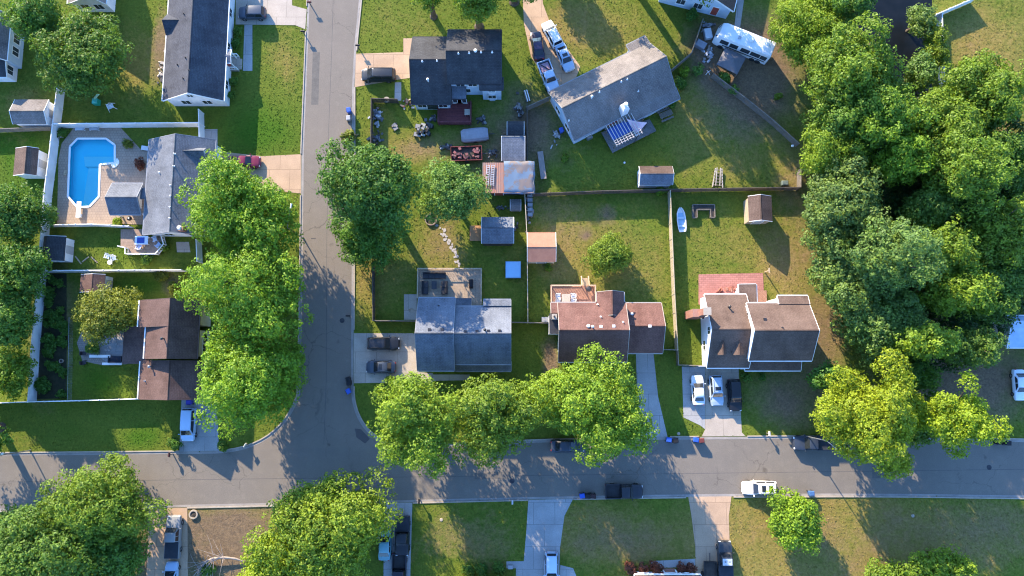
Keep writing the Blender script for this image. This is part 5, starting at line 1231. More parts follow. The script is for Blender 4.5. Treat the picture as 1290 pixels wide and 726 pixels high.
# pool
pl = thing('swimming_pool', 'bright blue L shaped swimming pool with pale paved deck', 'swimming pool', P(110, 220))
bas = MB(); n = len(POOLW); lining = NT('pool_lining'); tcp = lining.vec('Object')
LINE = lining.done(lining.mix(lining.rng(lining.noise(tcp, .3, 3), .3, .7), (.06, .78, .97), (.08, .86, .98)), .5, .3)
LINE2 = pm('pale_pool_lining', (.34, .95, .98), (.28, .9, .98), .5, .5)
for i in range(n): a, b = POOLW[i], POOLW[(i + 1) % n]; bas.add([(*a, .05), (*b, .05), (*b, -.9), (*a, -.9)], [(0, 1, 2, 3)])
sh = P(0, 214).y; mid = [p for p in POOLW]
xs_ = [p[0] for p in POOLW]; ys_ = [p[1] for p in POOLW]
bas.box(min(xs_) - .1, min(ys_) - .1, -1.3, max(xs_) + .1, max(ys_) + .1, -.88)
bas.build('basin', LINE, pl)
led = [P2(*p) for p in ((104.5, 197), (144.9, 197), (144.9, 205.4), (126.4, 207.5), (126.4, 209.5), (106, 209.5))]
MB().prism(led[::-1], -.87, -.22).build('ledge', LINE2, pl)
led = [P2(*p) for p in ((109, 209.6), (126.2, 209.6), (124.9, 247.8), (113, 260), (101, 260))]
MB().prism(led[::-1], -.87, -.55).build('shallow_floor', LINE2, pl)
cop = MB()
for i in range(n):
    a, b = Vector((*POOLW[i], .085)), Vector((*POOLW[(i + 1) % n], .085)); cop.bar(a, b, .28, .06)
cop.build('coping', WHITE, pl)
wt = NT('pool_water'); tr = wt.new('ShaderNodeBsdfTransparent'); tr.inputs[0].default_value = (.72, .98, 1., 1); gl = wt.new('ShaderNodeBsdfGlossy'); gl.inputs['Roughness'].default_value = .04
fr = wt.new('ShaderNodeFresnel'); fr.inputs[0].default_value = 1.33; bu = wt.new('ShaderNodeBump'); bu.inputs['Strength'].default_value = .15; wt.ln(wt.noise(wt.vec('Object'), 1.6, 3), bu.inputs['Height']); wt.ln(bu.outputs[0], gl.inputs['Normal']); wt.ln(bu.outputs[0], fr.inputs['Normal'])
mx = wt.new('ShaderNodeMixShader'); wt.ln(fr.outputs[0], mx.inputs[0]); wt.ln(tr.outputs[0], mx.inputs[1]); wt.ln(gl.outputs[0], mx.inputs[2]); wt.ln(mx.outputs[0], wt.out.inputs[0])
MB().add([(*p, -.12) for p in POOLW], [tuple(range(n))]).build('pool_surface', wt.m, pl)
st = [P2(*p, .3) for p in ((139, 207.5), (141.5, 211.5), (146, 209.5), (149.5, 205), (149, 202), (146.5, 198.5), (144.5, 203.5))]
stp = MB().prism(st[::-1], -.6, .16); stp.build('entry_steps', WHITE, pl)
q = P(102, 265.5); d = thing('diving_board', 'white diving board at the south end of the pool', 'diving board', q)
MB().box(q.x - .33, q.y - 1.15, .52, q.x + .33, q.y + 1.25, .60).build('board', WHITE, d); MB().cb(q.x, q.y - .8, .28, .5, .5, .44).build('stand', WHITE, d)
q = P(83, 218); t = tag(MB().box(q.x - .2, q.y - .42, .06, q.x + .2, q.y + .42, .2).tube((q.x, q.y, .2), (q.x, q.y, .3), .15, n=12).build('pool_skimmer_box', WOODL), 'small tan box on the left edge of the pool', 'box')
def lounge(label, px, py, rot, col):
    t = item('lounge_chair', label, 'lounge chair', px, py, rot)
    f = MB()
    for s in (-1, 1): f.bar((-.9, s * .3, .3), (.7, s * .3, .3), .05, .05).bar((-.9, s * .3, 0), (-.9, s * .3, .3), .05, .05).bar((.4, s * .3, 0), (.4, s * .3, .3), .05, .05)
    f.build('frame', WHITE, t); b = MB()
    for k in range(9): b.box(-.9 + k * .13, -.32, .33, -.8 + k * .13, .32, .36)
    b.build('seat', PAINT, t, col=col); b = MB()
    for k in range(5): x = .3 + k * .11; b.add([(x, -.32, .35 + k * .09), (x + .08, -.32, .41 + k * .09), (x + .08, .32, .41 + k * .09), (x, .32, .35 + k * .09)], [(0, 1, 2, 3)])
    b.build('backrest', PAINT, t, col=col)
lounge('white slatted lounge chair at the north east of the pool deck', 187, 188, -8, (.7, .7, .7)); lounge('white lounge chair lying along the fence north of the pool', 104, 162.5, 0, (.6, .62, .66)); lounge('grey lounge chair north of the pool next to a white one', 122, 162.5, 0, (.4, .42, .46))
def armchair(label, px, py, rot, col, group=None, name='garden_chair', z=0.):
    c = P(px, py, z + .4); t = thing(name, label, 'chair', (c.x, c.y, z), R(rot), group, local=True)
    MB().box(-.28, -.26, .36, .28, .26, .42).build('seat', PAINT, t, col=col)
    b = MB()
    for k in range(4): b.add([(-.30, -.26 + k * .135, .43), (-.30, -.15 + k * .135, .43), (-.48, -.15 + k * .135, 1.0), (-.48, -.26 + k * .135, 1.0)], [(0, 1, 2, 3)])
    b.build('backrest', PAINT, t, col=col)
    for s in (-1, 1):
        MB().box(-.35, s * .33 - .06, .58, .32, s * .33 + .06, .62).build('armrest', PAINT, t, col=col)
        for x in (-.25, .25): MB().box(x - .03, s * .3 - .03, 0, x + .03, s * .3 + .03, .575).build('leg', PAINT, t, col=col)
    return t
armchair('left white garden chair of the pair on the pool house lawn', 135.5, 323.5, 255, (.62, .68, .74), 'pair of white lawn chairs'); armchair('right white garden chair of the pair on the pool house lawn', 143.5, 325.5, 285, (.70, .72, .74), 'pair of white lawn chairs')
t = item('side_table', 'small white table before the pair of lawn chairs', 'table', 140.5, 331); MB().tube((0, 0, .42), (0, 0, .46), .36, n=14).build('tabletop', WHITE, t); [MB().tube((.22 * a, .22 * b, 0), (.26 * a, .26 * b, .42), .03).build('leg', WHITE, t) for a in (-1, 1) for b in (-1, 1)]
def plank(label, px, py, L_, rot, m=WOODL): return tag(MB(Matrix.Translation(P(px, py)) @ Matrix.Rotation(R(rot), 4, 'Z')).bar((-L_ / 2, 0, .06), (L_ / 2, 0, .06), .16, .1).build('timber_plank', m), label, 'plank')
plank('pale timber leaning apart on lawn, leftmost of three', 99, 328, 1.5, -50); plank('pale timber on lawn, middle of three', 108, 327, 1.2, 40); plank('pale timber on lawn, nearest the garden chairs', 119, 327.5, 1.3, -40)
# things on the pool house deck
def on_deck(name, label, cat, px, py, z, rot=0): c = P(px, py, z); return thing(name, label, cat, (c.x, c.y, z), R(rot), local=True)
t = on_deck('outdoor_table', 'blue topped table on the pool house deck', 'table', 181.5, 304, .6); MB().box(-.95, -.62, .68, .95, .62, .74).build('tabletop', PAINT, t, col=(.55, .62, .7)); MB().box(-.62, -.42, .745, .45, .42, .76).build('table_cover', PAINT, t, col=(.02, .06, .30))
[MB().box(a * .8 - .04, b * .5 - .04, 0, a * .8 + .04, b * .5 + .04, .675).build('leg', WHITE, t) for a in (-1, 1) for b in (-1, 1)]
armchair('pale blue chair at the south east of the pool house deck', 199.5, 309, 140, (.35, .45, .62), z=.6); armchair('white chair left of the blue topped table', 175.5, 311, 70, (.5, .52, .66), z=.6); armchair('slim pale chair right of the blue topped table', 195, 301.5, 200, (.45, .5, .58), z=.6)
t = item('barbecue_grill', 'black barbecue grill under the pool house porch edge', 'grill', 167, 277); MB().lathe([(0, .55), (.25, .6), (.35, .8), (.35, .95), (.2, 1.12), (0, 1.16)], (0, 0, 0), 16).build('bowl', BLACK, t); [MB().tube((math.cos(a) * .35, math.sin(a) * .35, 0), (math.cos(a) * .2, math.sin(a) * .2, .62), .025).build('leg', BLACK, t) for a in (0, 2.1, 4.2)]; MB().tube((.05, 0, 1.15), (.05, 0, 1.2), .12, n=10).build('lid_handle', WHITE, t)
# shrubs
for i, (x, y, r, hh, tn, lb) in enumerate([(176, 207, 7, 1.1, 'ol', 'reddish mounded shrub on the pool deck'), (194, 204, 6, 1.0, 'mg', 'dark shrub near the pool house corner'), (160, 182, 6, .9, 'ol', 'low shrub at the angled corner of the pool deck'), (148, 279, 6, 1.2, 'yg', 'bright yellow green shrub south of the pool cabana'), (66, 275, 6, 1.2, 'mg', 'shrub by the vinyl fence at the pool south west'), (79, 168, 7, .8, 'mg', 'shrub in the north west pool corner'), (200, 182, 7, 1.2, 'mg', 'green shrub against the pool house north end'),
    (206, 311, 7, .9, 'bg', 'low green shrub before the pool house deck'), (184, 326, 9, .7, 'mg', 'low shrub row south of the pool house deck'), (297, 55, 7, 1.0, 'dg', 'dark shrub against the navy house by the path'), (300, 40, 6, .9, 'mg', 'shrub near the shaded driveway and the navy house'), (294, 103, 6, 1.1, 'mg', 'shrub south of the navy house porch'), (291, 120, 5, 1., 'mg', 'shrub at the navy house south east corner'),
    (220, 560, 8, 1.5, 'dg', 'dark round shrub left of the brown house driveway'), (281, 561, 7, 1.3, 'mg', 'round shrub right of the brown house driveway'), (117, 438, 9, 2., 'mg', 'green shrub in the patio centre'), (204, 347, 8, .9, 'ol', 'scrubby bush north of the brown house'), (218, 362, 7, .8, 'ol', 'straggly bush near the brown house north wall'),
    (855, 105, 9, 1.6, 'mg', 'shrub at the east corner of the diagonal house'), (861, 92, 7, 1.4, 'lg', 'pale shrub by the fence east of the diagonal house'), (845, 130, 7, 1.2, 'mg', 'shrub below the east corner of the diagonal house'), (880, 89, 7, 1.5, 'sg', 'pale green shrub beside the pallet fence top'), (912, 100, 9, 1.4, 'mg', 'creeper at the north end of the pallet fence'), (925, 114, 7, 1.2, 'sg', 'pale creeper on the pallet fence'), (872, 18, 9, 1.8, 'dg', 'dark shrub against the white gable wall'),
    (981, 121, 5, .7, 'bg', 'small bright shrub on bare ground east of the pallets'), (711, 200, 5, .6, 'bg', 'small green weed clump on the shaded yard'), (832, 239, 8, .7, 'lg', 'bright shrub along the fence behind the beige shed'), (690, 337, 5, .8, 'bg', 'bright shrub below the orange roofed shed'), (440, 172, 9, 1., 'ol', 'brushy heap on the side street edge'),
    (588, 485, 8, 1.1, 'mg', 'shrub left of the slate house front'), (618, 488, 8, 1.1, 'dg', 'dark shrub before the slate house front'), (650, 487, 8, 1.2, 'mg', 'shrub at the slate house south east corner'), (493, 480, 8, 1.1, 'bg', 'bright shrub at the slate house driveway end'), (940, 475, 6, .9, 'mg', 'shrub before the dormer house porch'), (960, 474, 5, .8, 'dg', 'dark shrub before the dormer house porch'),
    (795, 716, 8, 1.1, 'ol', 'reddish shrub at the bottom edge, left'), (812, 717, 7, 1., 'ol', 'red shrub beside the brick steps'), (826, 716, 8, 1.2, 'ol', 'round red shrub left of the brick steps'), (858, 716, 6, .9, 'ol', 'dark red shrub right of the brick steps'), (870, 715, 6, .9, 'ol', 'reddish shrub nearest the pickup driveway'),
    (590, 719, 8, .8, 'mg', 'low shrub in the bottom bed, left'), (606, 717, 8, .9, 'dg', 'dark low shrub in the middle of the bottom bed'), (626, 716, 8, .9, 'mg', 'shrub beside the pale porch slab'), (320, 712, 9, 1.0, 'mg', 'green bush among the fallen branches'), (262, 718, 9, 1., 'mg', 'bush beside the fallen branches at the bottom'), (483, 497, 7, 1.0, 'mg', 'shrub by the corner lawn near the street tree')]):
    red = None if not ('red' in lb) else (.20, .075, .055)
    shrub(lb, x, y, r, hh, tn, col=red, group='garden shrubs')
bj = random.Random(17)
for k in range(40):
    y = bj.uniform(350, 498); x = bj.uniform(56 - (y - 350) * .05, 82)
    shrub('low dark green plant in the shaded bed along the white fence', x, y, bj.uniform(3.5, 7), bj.uniform(.4, 1.2), 'dg', seed=300 + k, name='bed_plant', cat='plant', group='plants in the shaded bed')
# patio of the brown house
t = item('patio_chair', 'dark chair on the paved patio, upper of two', 'chair', 108, 445.5); 
def darkchair(t, col=(.04, .035, .04)):
    MB().box(-.28, -.28, .38, .28, .28, .46).build('seat', PAINT, t, col=col); MB().box(-.34, -.28, .46, -.28, .28, .95).build('backrest', PAINT, t, col=col)
    [MB().box(a * .25 - .025, b * .25 - .025, 0, a * .25 + .025, b * .25 + .025, .375).build('leg', BLACK, t) for a in (-1, 1) for b in (-1, 1)]
darkchair(t); t = item('patio_chair', 'dark chair on the paved patio, lower of two', 'chair', 108, 457, 20); darkchair(t)
t = item('white_bench', 'long white bench at the patio edge of the brown house', 'bench', 128, 449); MB().box(-1.5, -.2, .4, 1.5, .2, .46).build('seat', WHITE, t); [MB().box(a - .05, -.18, 0, a + .05, .18, .397).build('leg', WHITE, t) for a in (-1.3, 0, 1.3)]
slab('patio', [(126, 424), (155, 424), (155, 459), (137, 459), (126, 450)], CONC_G, .05)
t = item('white_bench', 'low white slab bench south of the brown house patio', 'bench', 143, 458.5); MB().box(-1.4, -.18, .36, 1.4, .18, .42).build('seat', WHITE, t); [MB().box(a - .05, -.15, 0, a + .05, .15, .357).build('leg', WHITE, t) for a in (-1.2, 1.2)]
t = item('patio_sofa', 'dark blue sofa on the grey slab beside the brown porch', 'sofa', 147, 452.5); MB().box(-.8, -.4, .15, .8, .4, .42).build('seat', FABRIC, t, col=(.03, .035, .05)); MB().box(-.8, -.55, .15, .8, -.403, .8).build('backrest', FABRIC, t, col=(.03, .035, .05)); [MB().box(s * .87 - .06, -.55, .15, s * .87 + .06, .4, .6).build('armrest', FABRIC, t, col=(.03, .035, .05)) for s in (-1, 1)]
for i, (x, y, lb) in enumerate(((81, 421, 'pale round planter in the dark planting bed'), (79, 455, 'pale pot lower in the dark planting bed'))):
    t = item('planter_pot', lb, 'pot', x, y); MB().lathe([(0, .02), (.22, 0), (.3, .4), (.26, .42), (.24, .34), (0, .33)], (0, 0, 0), 16).build('pot', KERB, t); MB().lathe([(0, .36), (.22, .345)], (0, 0, 0), 14).build('soil', WOODD, t)
# ----- slate house deck furniture
def sofa(label, px, py, z, rot, L_):
    c = P(px, py, z); t = thing('outdoor_sofa', label, 'sofa', (c.x, c.y, z), R(rot), 'black sofas on the tan deck', local=True)
    MB().box(-L_ / 2, -.35, .12, L_ / 2, .35, .40).build('seat', FABRIC, t, col=(.03, .03, .034)); MB().box(-L_ / 2, .353, .12, L_ / 2, .52, .8).build('backrest', FABRIC, t, col=(.022, .022, .026))
    for k in range(max(1, int(L_ / .8))): n_ = max(1, int(L_ / .8)); w = L_ / n_; MB().box(-L_ / 2 + k * w + .02, -.33, .403, -L_ / 2 + (k + 1) * w - .02, .33, .5).build('cushion', FABRIC, t, col=(.045, .045, .05))
sofa('black sofa along the north rail of the tan deck', 547.5, 348.5, .7, 0, 3.3); sofa('black sofa forming the left arm of the U on the tan deck', 536.5, 363, .7, 90, 1.9); sofa('black sofa forming the right arm of the U on the tan deck', 559.5, 363, .7, -90, 1.9)
t = on_deck('fire_table', 'small black fire table inside the U of black sofas', 'table', 547.5, 360, .7); MB().box(-.28, -.48, 0, .28, .48, .55).build('base', BLACK, t); MB().box(-.36, -.56, .553, .36, .56, .62).build('tabletop', DKMETAL, t)
t = on_deck('grill_cover', 'black covered grill on the right of the tan deck', 'grill', 593.5, 358, .7); MB().taper(0, 0, .02, 1.05, .55, 1.3, .45, 1.1).build('cover', FABRIC, t, col=(.02, .02, .022)); MB().box(-.12, -.5, 1.053, .12, .5, 1.12).build('cover_top', FABRIC, t, col=(.02, .02, .022))
t = item('satellite_dish', 'pale dish and box beside the slate house garage', 'dish', 520, 392); MB().tube((0, 0, 0), (0, 0, 1.2), .04).build('pole', METAL, t); MB(Matrix.Translation((0, 0, 1.2)) @ Matrix.Rotation(R(35), 4, 'X')).lathe([(0, 0), (.25, .03), (.4, .1)], (0, 0, 0), 16).build('dish', KERB, t)
t = item('hot_tub', 'blue tarp covered box on the shaded lawn below the dark shed', 'hot tub', 646.5, 341); MB().taper(0, 0, 0, .85, 2.1, 2.3, 2.05, 2.25).build('tub', WOODD, t); MB().taper(0, 0, .80, .97, 2.25, 2.45, 2.1, 2.3).build('cover', PAINT, t, col=(.22, .42, .62))
# ----- fire ring, stones
c = P(543, 277); rg_ = tag(MB().lathe([(.75, 0), (.9, 0), (.9, .3), (.75, .3), (.75, 0)], (c.x, c.y, 0), 22).build('fire_ring', pm('ring_brick', (.30, .22, .18), (.22, .15, .12), 3.)), 'round stone fire ring on the lawn below the light green tree', 'fire ring')
MB().lathe([(0, .08), (.745, .05)], (c.x, c.y, 0), 16).build('ash', WOODD, rg_)
jr = random.Random(3); stones = []
lbS = 'flat pale stone of the winding stone trail by the tan deck'
proto = None
for i in range(24):
    u = i / 23; x = 553 + 26 * u + jr.uniform(-5, 5); y = 284 + 50 * u + jr.uniform(-3, 3); c = P(x, y)
    if proto is None:
        poly = [(math.cos(a) * .26 * jr.uniform(.8, 1.1), math.sin(a) * .2 * jr.uniform(.8, 1.1)) for a in [k * PI / 4 for k in range(8)]]
        proto = tag(MB().prism(poly, 0, .05).build('flagstone', pm('pale_stone', (.38, .35, .32), (.28, .26, .24), 3.), org=Vector((0, 0, 0))), lbS, 'stone', 'stones of the winding trail'); proto.location = c; ORG[proto.name] = Vector((0, 0, 0))
    else:
        o = proto.copy(); COL.objects.link(o); o.location = c; o.rotation_euler = (0, 0, jr.uniform(0, 6)); s = jr.uniform(.6, 1.3); o.scale = (s, s, 1)
# ----- ladders on the rusty roof
for k, (x, lb) in enumerate(((613.5, 'left aluminium ladder lying on the rusty roof'), (619.5, 'right aluminium ladder lying on the rusty roof'))):
    a = P(x + 1.5, 208, 2.9); b = P(x, 234, 2.75); t = thing('ladder', lb, 'ladder', (a.x, a.y, 2.75), group='pair of ladders on the roof')
    z0, z1 = 2.88, 2.68
    d = Vector((b.x - a.x, b.y - a.y, 0)).normalized(); s_ = Vector((-d.y, d.x, 0)) * .21
    ra = MB(); ALU = pm('aluminium', (.62, .62, .62), (.5, .5, .5), 2., .4, metal=.3)
    for s in (-1, 1): ra.bar(Vector((a.x, a.y, z0)) + s_ * s, Vector((b.x, b.y, z1)) + s_ * s, .06, .09)
    ra.build('side_rail', ALU, t); ru = MB()
    for q in range(12): p = Vector((a.x, a.y, z0)).lerp(Vector((b.x, b.y, z1)), (q + .5) / 12); ru.bar(p - s_ * .86, p + s_ * .86, .06, .04)
    ru.build('rungs', ALU, t)
# ----- trailers and junk behind the navy house
t = item('covered_boat', 'grey tarp covered trailer on the yard behind the black roofed house', 'trailer', 598, 172, 6); m = MB()
m.loft([[(x, y * w, z * hh) for y, z in ((-1, .3), (-1, .8), (-.7, 1.05), (0, 1.15), (.7, 1.05), (1, .8), (1, .3))] for x, w, hh in ((-2.0, .75, .8), (-1.6, .98, 1.), (0, 1.02, 1.05), (1.5, .98, 1.), (2.05, .85, .85))]); m.build('cover', FABRIC, t, smooth=30, col=(.26, .26, .29))
for s in (-1, 1): w = MB().tube((0, s * .85, .28), (0, s * 1.02, .28), .28, n=14); w.build('wheel', RUBBER, t)
MB().bar((2.0, 0, .35), (3.0, 0, .35), .1, .08).build('tow_bar', DKMETAL, t)
def trailer(label, px, py, rot, L_, W_, col, junk, seed):
    t = item('utility_trailer', label, 'trailer', px, py, rot); MB().box(-L_ / 2, -W_ / 2, .45, L_ / 2, W_ / 2, .53).build('bed', WOODD, t)
    r = MB()
    for s in (-1, 1): r.box(-L_ / 2, s * W_ / 2 - .03, .535, L_ / 2, s * W_ / 2 + .03, .9)
    r.box(-L_ / 2, -W_ / 2 + .032, .535, -L_ / 2 + .05, W_ / 2 - .032, .9).box(L_ / 2 - .05, -W_ / 2 + .032, .535, L_ / 2, W_ / 2 - .032, .9); r.build('side_rail', PAINT, t, col=col)
    for s in (-1, 1): MB().tube((0, s * (W_ / 2 + .04), .32), (0, s * (W_ / 2 + .24), .32), .32, n=14).build('wheel', RUBBER, t)
    MB().bar((L_ / 2, 0, .48), (L_ / 2 + 1.1, 0, .45), .1, .08).build('tow_bar', DKMETAL, t)
    jr = random.Random(seed); J = MB()
    for k in range(junk): J.add([(p[0] + 0, p[1], p[2]) for p in [Vector(v) for v in MB(Matrix.Translation((jr.uniform(-L_ / 2 + .4, L_ / 2 - .4), jr.uniform(-W_ / 2 + .3, W_ / 2 - .3), .72)) @ Matrix.Rotation(jr.uniform(0, 3), 4, 'Z') @ Matrix.Rotation(jr.uniform(-.3, .3), 4, 'X')).cb(0, 0, jr.uniform(0, .2), jr.uniform(.2, .7), jr.uniform(.15, .4), jr.uniform(.1, .3)).v]], [(0, 2, 3, 1), (4, 5, 7, 6), (0, 1, 5, 4), (2, 6, 7, 3), (0, 4, 6, 2), (1, 3, 7, 5)])
    if junk: J.build('scrap_load', pm('scrap', (.30, .10, .10), (.035, .035, .045), 2.2, .6), t)
    return t
trailer('red railed trailer loaded with scrap above the light green tree', 588, 195.5, 2, 4.6, 2.1, (.22, .06, .06), 22, 4)
trailer('dark utility trailer at the bottom of the tan driveway', 893, 722, 88, 3.4, 1.7, (.03, .03, .03), 0, 5)
def quad(label, px, py, rot, col):
    t = item('quad_bike', label, 'quad bike', px, py, rot)
    MB().taper(.1, 0, .45, .8, 1.5, .5, 1.1, .35).build('body', PAINT, t, col=col); MB().taper(-.3, 0, .8, .93, .6, .34, .5, .28).build('seat', BLACK, t)
    for x in (-.6, .65): MB().box(x - .32, -.52, .62, x + .32, .52, .67).build('fender', PAINT, t, col=col)
    MB().tube((.35, -.38, 1.05), (.35, .38, 1.05), .025).tube((.35, 0, .75), (.35, 0, 1.05), .03).build('handlebar', BLACK, t)
    for x in (-.6, .65):
        for s in (-1, 1): MB().tube((x, s * .36, .28), (x, s * .60, .28), .28, n=14).build('wheel', RUBBER, t)
quad('white and black quad bike on the lawn, nearer the junk corner', 527.5, 166.5, 80, (.2, .2, .2)); quad('white and black quad bike on the lawn, nearer the red deck', 533.5, 165.5, 75, (.26, .27, .25)); quad('dark quad bike at the right end of the three', 539.5, 164.5, 70, (.06, .06, .06))
def heap(name, label, cat, px, py, sx, sy, n, cols, seed, hmax=.9):
    t = item(name, label, cat, px, py); jr = random.Random(seed); ms = [MB() for _ in cols]
    for k in range(n):
        m = ms[k % len(cols)]; x, y = jr.gauss(0, sx * .28), jr.gauss(0, sy * .28); z = jr.uniform(.1, hmax) * max(.2, 1 - abs(x) / sx - abs(y) / sy)
        m.M = Matrix.Translation((x, y, z)) @ Matrix.Rotation(jr.uniform(0, 3), 4, 'Z') @ Matrix.Rotation(jr.uniform(-.5, .5), 4, 'X'); m.cb(0, 0, 0, jr.uniform(.15, .7), jr.uniform(.1, .45), jr.uniform(.05, .3))
    for m, c_, nm in zip(ms, cols, ('boards', 'boxes', 'bags')): m.build(nm, PAINT, t, col=c_)
heap('scrap_heap', 'heap of silvery scrap in the fenced junk corner', 'scrap heap', 474.5, 150, 1.4, 2.4, 34, ((.45, .46, .48), (.25, .26, .28), (.12, .12, .13)), 1)
heap('scrap_heap', 'small dark scrap heap at the lower end of the junk corner', 'scrap heap', 475, 174, 1.2, 1.8, 20, ((.10, .10, .11), (.18, .18, .19), (.05, .05, .05)), 2, .5)
heap('scrap_heap', 'dark clutter against the garage corner of the black roofed house', 'clutter', 514, 131, 1.6, 1.2, 18, ((.07, .06, .06), (.3, .3, .3), (.12, .05, .04)), 3)
heap('scrap_heap', 'stacked timber and clutter by the dark fence north of the workshop', 'clutter', 652, 138, 1.4, 2.6, 26, ((.12, .10, .085), (.22, .21, .2), (.07, .06, .055)), 4, .6)
heap('scrap_heap', 'clutter under the fence beside the orange roofed shed', 'clutter', 666, 263, .8, 4.0, 26, ((.16, .15, .15), (.28, .27, .27), (.10, .09, .09)), 5, .5)
heap('scrap_heap', 'pile of pale covers and bags beside the motorhome', 'clutter', 890, 70, 1.6, 2.0, 22, ((.48, .5, .54), (.35, .36, .4), (.25, .22, .2)), 6, 1.0)
heap('scrap_heap', 'clutter at the foot of the white gable wall', 'clutter', 893, 33, 2.0, 1.2, 18, ((.30, .31, .33), (.12, .11, .11), (.2, .2, .22)), 7, .6)
heap('rock_edging', 'rocks and pots along the west wall of the navy house', 'rock pile', 205, 88, 1.1, 4.2, 30, ((.30, .24, .19), (.10, .09, .085), (.42, .38, .34)), 8, .35)
heap('rock_edging', 'rubble in the north west pool corner', 'rock pile', 76, 170, 1.4, 1.8, 22, ((.30, .27, .24), (.22, .19, .17), (.4, .38, .36)), 9, .3)
heap('rock_edging', 'pale stones scattered on the grey slab by the brown porch', 'rock pile', 133, 432, 2.2, 1.4, 26, ((.45, .43, .42), (.3, .29, .29), (.38, .34, .32)), 10, .25)
heap('scrap_heap', 'red brown furniture heap on the pink patio', 'clutter', 917, 366, 3.0, 1.0, 18, ((.30, .12, .08), (.22, .09, .07), (.38, .2, .15)), 11, .6)
for k_, (x, y, a, b_, nn, lb) in enumerate(((562, 186, 1.6, .8, 14, 'dark junk left of the red railed trailer'), (620, 192, 1.6, 1.0, 12, 'grey junk right of the red railed trailer'), (545, 150, 1.4, 1.0, 12, 'dark junk between the quad bikes and red deck'), (606, 150, 1.2, 1.6, 12, 'dark junk at the east end of the red deck'), (700, 175, 1.2, 2.4, 14, 'pale debris along the diagonal house west wall'), (648, 283, .8, 1.2, 10, 'junk beside the dark shed east wall'), (630, 262, 1.8, .6, 12, 'boards stacked under the workshop eave'), (498, 160, .9, .9, 8, 'small junk on the lawn of the fenced junk corner'))):
    heap('junk_pile', lb, 'clutter', x, y, a, b_, nn, ((.09, .085, .085), (.2, .195, .19), (.05, .045, .045)) if k_ != 4 else ((.4, .4, .4), (.3, .29, .27), (.2, .2, .2)), 40 + k_, .5)
heap('brush_heap', 'cut brush heap spilling onto the side street', 'brush heap', 441, 174, 1.8, 2.0, 26, ((.25, .22, .10), (.35, .25, .16), (.12, .13, .06)), 12, .7)
t = item('round_table', 'round pale table in the junk corner', 'table', 488, 128); MB().tube((0, 0, .66), (0, 0, .72), .45, n=16).build('tabletop', KERB, t); MB().tube((0, 0, 0), (0, 0, .66), .05).build('pedestal', METAL, t)
t = on_deck('deck_table', 'small pale table on the red deck', 'table', 589, 143.5, .6); MB().box(-.4, -.45, .66, .4, .45, .72).build('tabletop', KERB, t); [MB().box(a * .33 - .03, b * .38 - .03, 0, a * .33 + .03, b * .38 + .03, .657).build('leg', METAL, t) for a in (-1, 1) for b in (-1, 1)]
t = item('work_bench', 'long weathered plank bench right of the workshop', 'bench', 682.5, 209.5, 97); MB().box(-2.1, -.42, .5, 2.1, .42, .58).build('benchtop', pm('pale_plank', (.27, .23, .21), (.2, .17, .155), 1.5, .9, stretch=(1, 6, 1)), t); [MB().box(x - .08, -.38, 0, x + .08, .38, .497).build('leg', WOODF, t) for x in (-1.8, 0, 1.8)]
t = item('timber_rack', 'white ended rack of planks by the dark fence', 'rack', 663.5, 122, -75)
for k in range(4): MB().box(-.9, -.3 + k * .16, .3, .9, -.18 + k * .16, .42).build('plank', (WHITE if k % 2 else WOODF), t)
MB().box(-.7, -.35, 0, -.6, .4, .297).box(.6, -.35, 0, .7, .4, .297).build('bearer', WOODD, t)
q = P(662.5, 242); t = None
jr = random.Random(9)
for k in range(5):
    t = item('crate', ['grey crate nearest the workshop in the row along the fence', 'second grey crate from the workshop along the fence', 'middle grey crate of the row along the fence', 'fourth grey crate from the workshop along the fence', 'grey crate farthest from the workshop along the fence'][k], 'crate', 667.5 + k * .1, 247 + k * 6, jr.uniform(-6, 6), 'crates along the yard fence')
    MB().box(-.36, -.28, .02, .36, .28, .10).build('base', WOODF, t); b = MB()
    for s in (-1, 1): b.box(-.36, s * .28 - .02, .103, .36, s * .28 + .02, .5).box(s * .36 - .02, -.255, .103, s * .36 + .02, .255, .5)
    b.build('side', PAINT, t, col=(.24, .24, .25)); MB().box(-.33, -.25, .38, .33, .25, .42).build('contents', PAINT, t, col=(.32, .32, .33))
# ----- motorhome yard
for (x, y, r_, lb, co) in ((890.5, 45, 10, 'pale box with lid beside the motorhome nose', (.45, .47, .5)), (881.5, 58.5, 60, 'grey storage box under the thin fence', (.2, .21, .24))):
    t = item('storage_box', lb, 'box', x, y, r_); MB().box(-.5, -.75, 0, .5, .75, .8).build('body', PAINT, t, col=co); MB().taper(0, 0, .803, .9, 1.1, 1.6, .9, 1.4).build('lid', PAINT, t, col=tuple(c * 1.15 for c in co))
t = item('canopy_tent', 'low grey canopy tent south of the motorhome', 'canopy', 917, 83, -28); m = MB()
A4 = [(-1.7, -1.5), (1.7, -1.5), (1.7, 1.5), (-1.7, 1.5)]; m.add([(x, y, 1.7) for x, y in A4] + [(0, 0, 2.5)] + [(x, y, 1.55) for x, y in A4], [(0, 1, 4), (1, 2, 4), (2, 3, 4), (3, 0, 4), (0, 5, 6, 1), (1, 6, 7, 2), (2, 7, 8, 3), (3, 8, 5, 0)]); m.build('roof', FABRIC, t, col=(.13, .13, .145))
for x, y in A4: MB().tube((x * .97, y * .97, 0), (x * .97, y * .97, 1.6), .03).build('leg', METAL, t)
t = item('umbrella_base', 'bent white garden frame near the pallet fence', 'frame', 892, 92, 40); MB().path([(-.5, 0, .03), (0, .1, .3), (.5, 0, .04)], .05).path([(0, -.4, .03), (0, .1, .3), (.1, .4, .03)], .04).build('frame', WHITE, t)
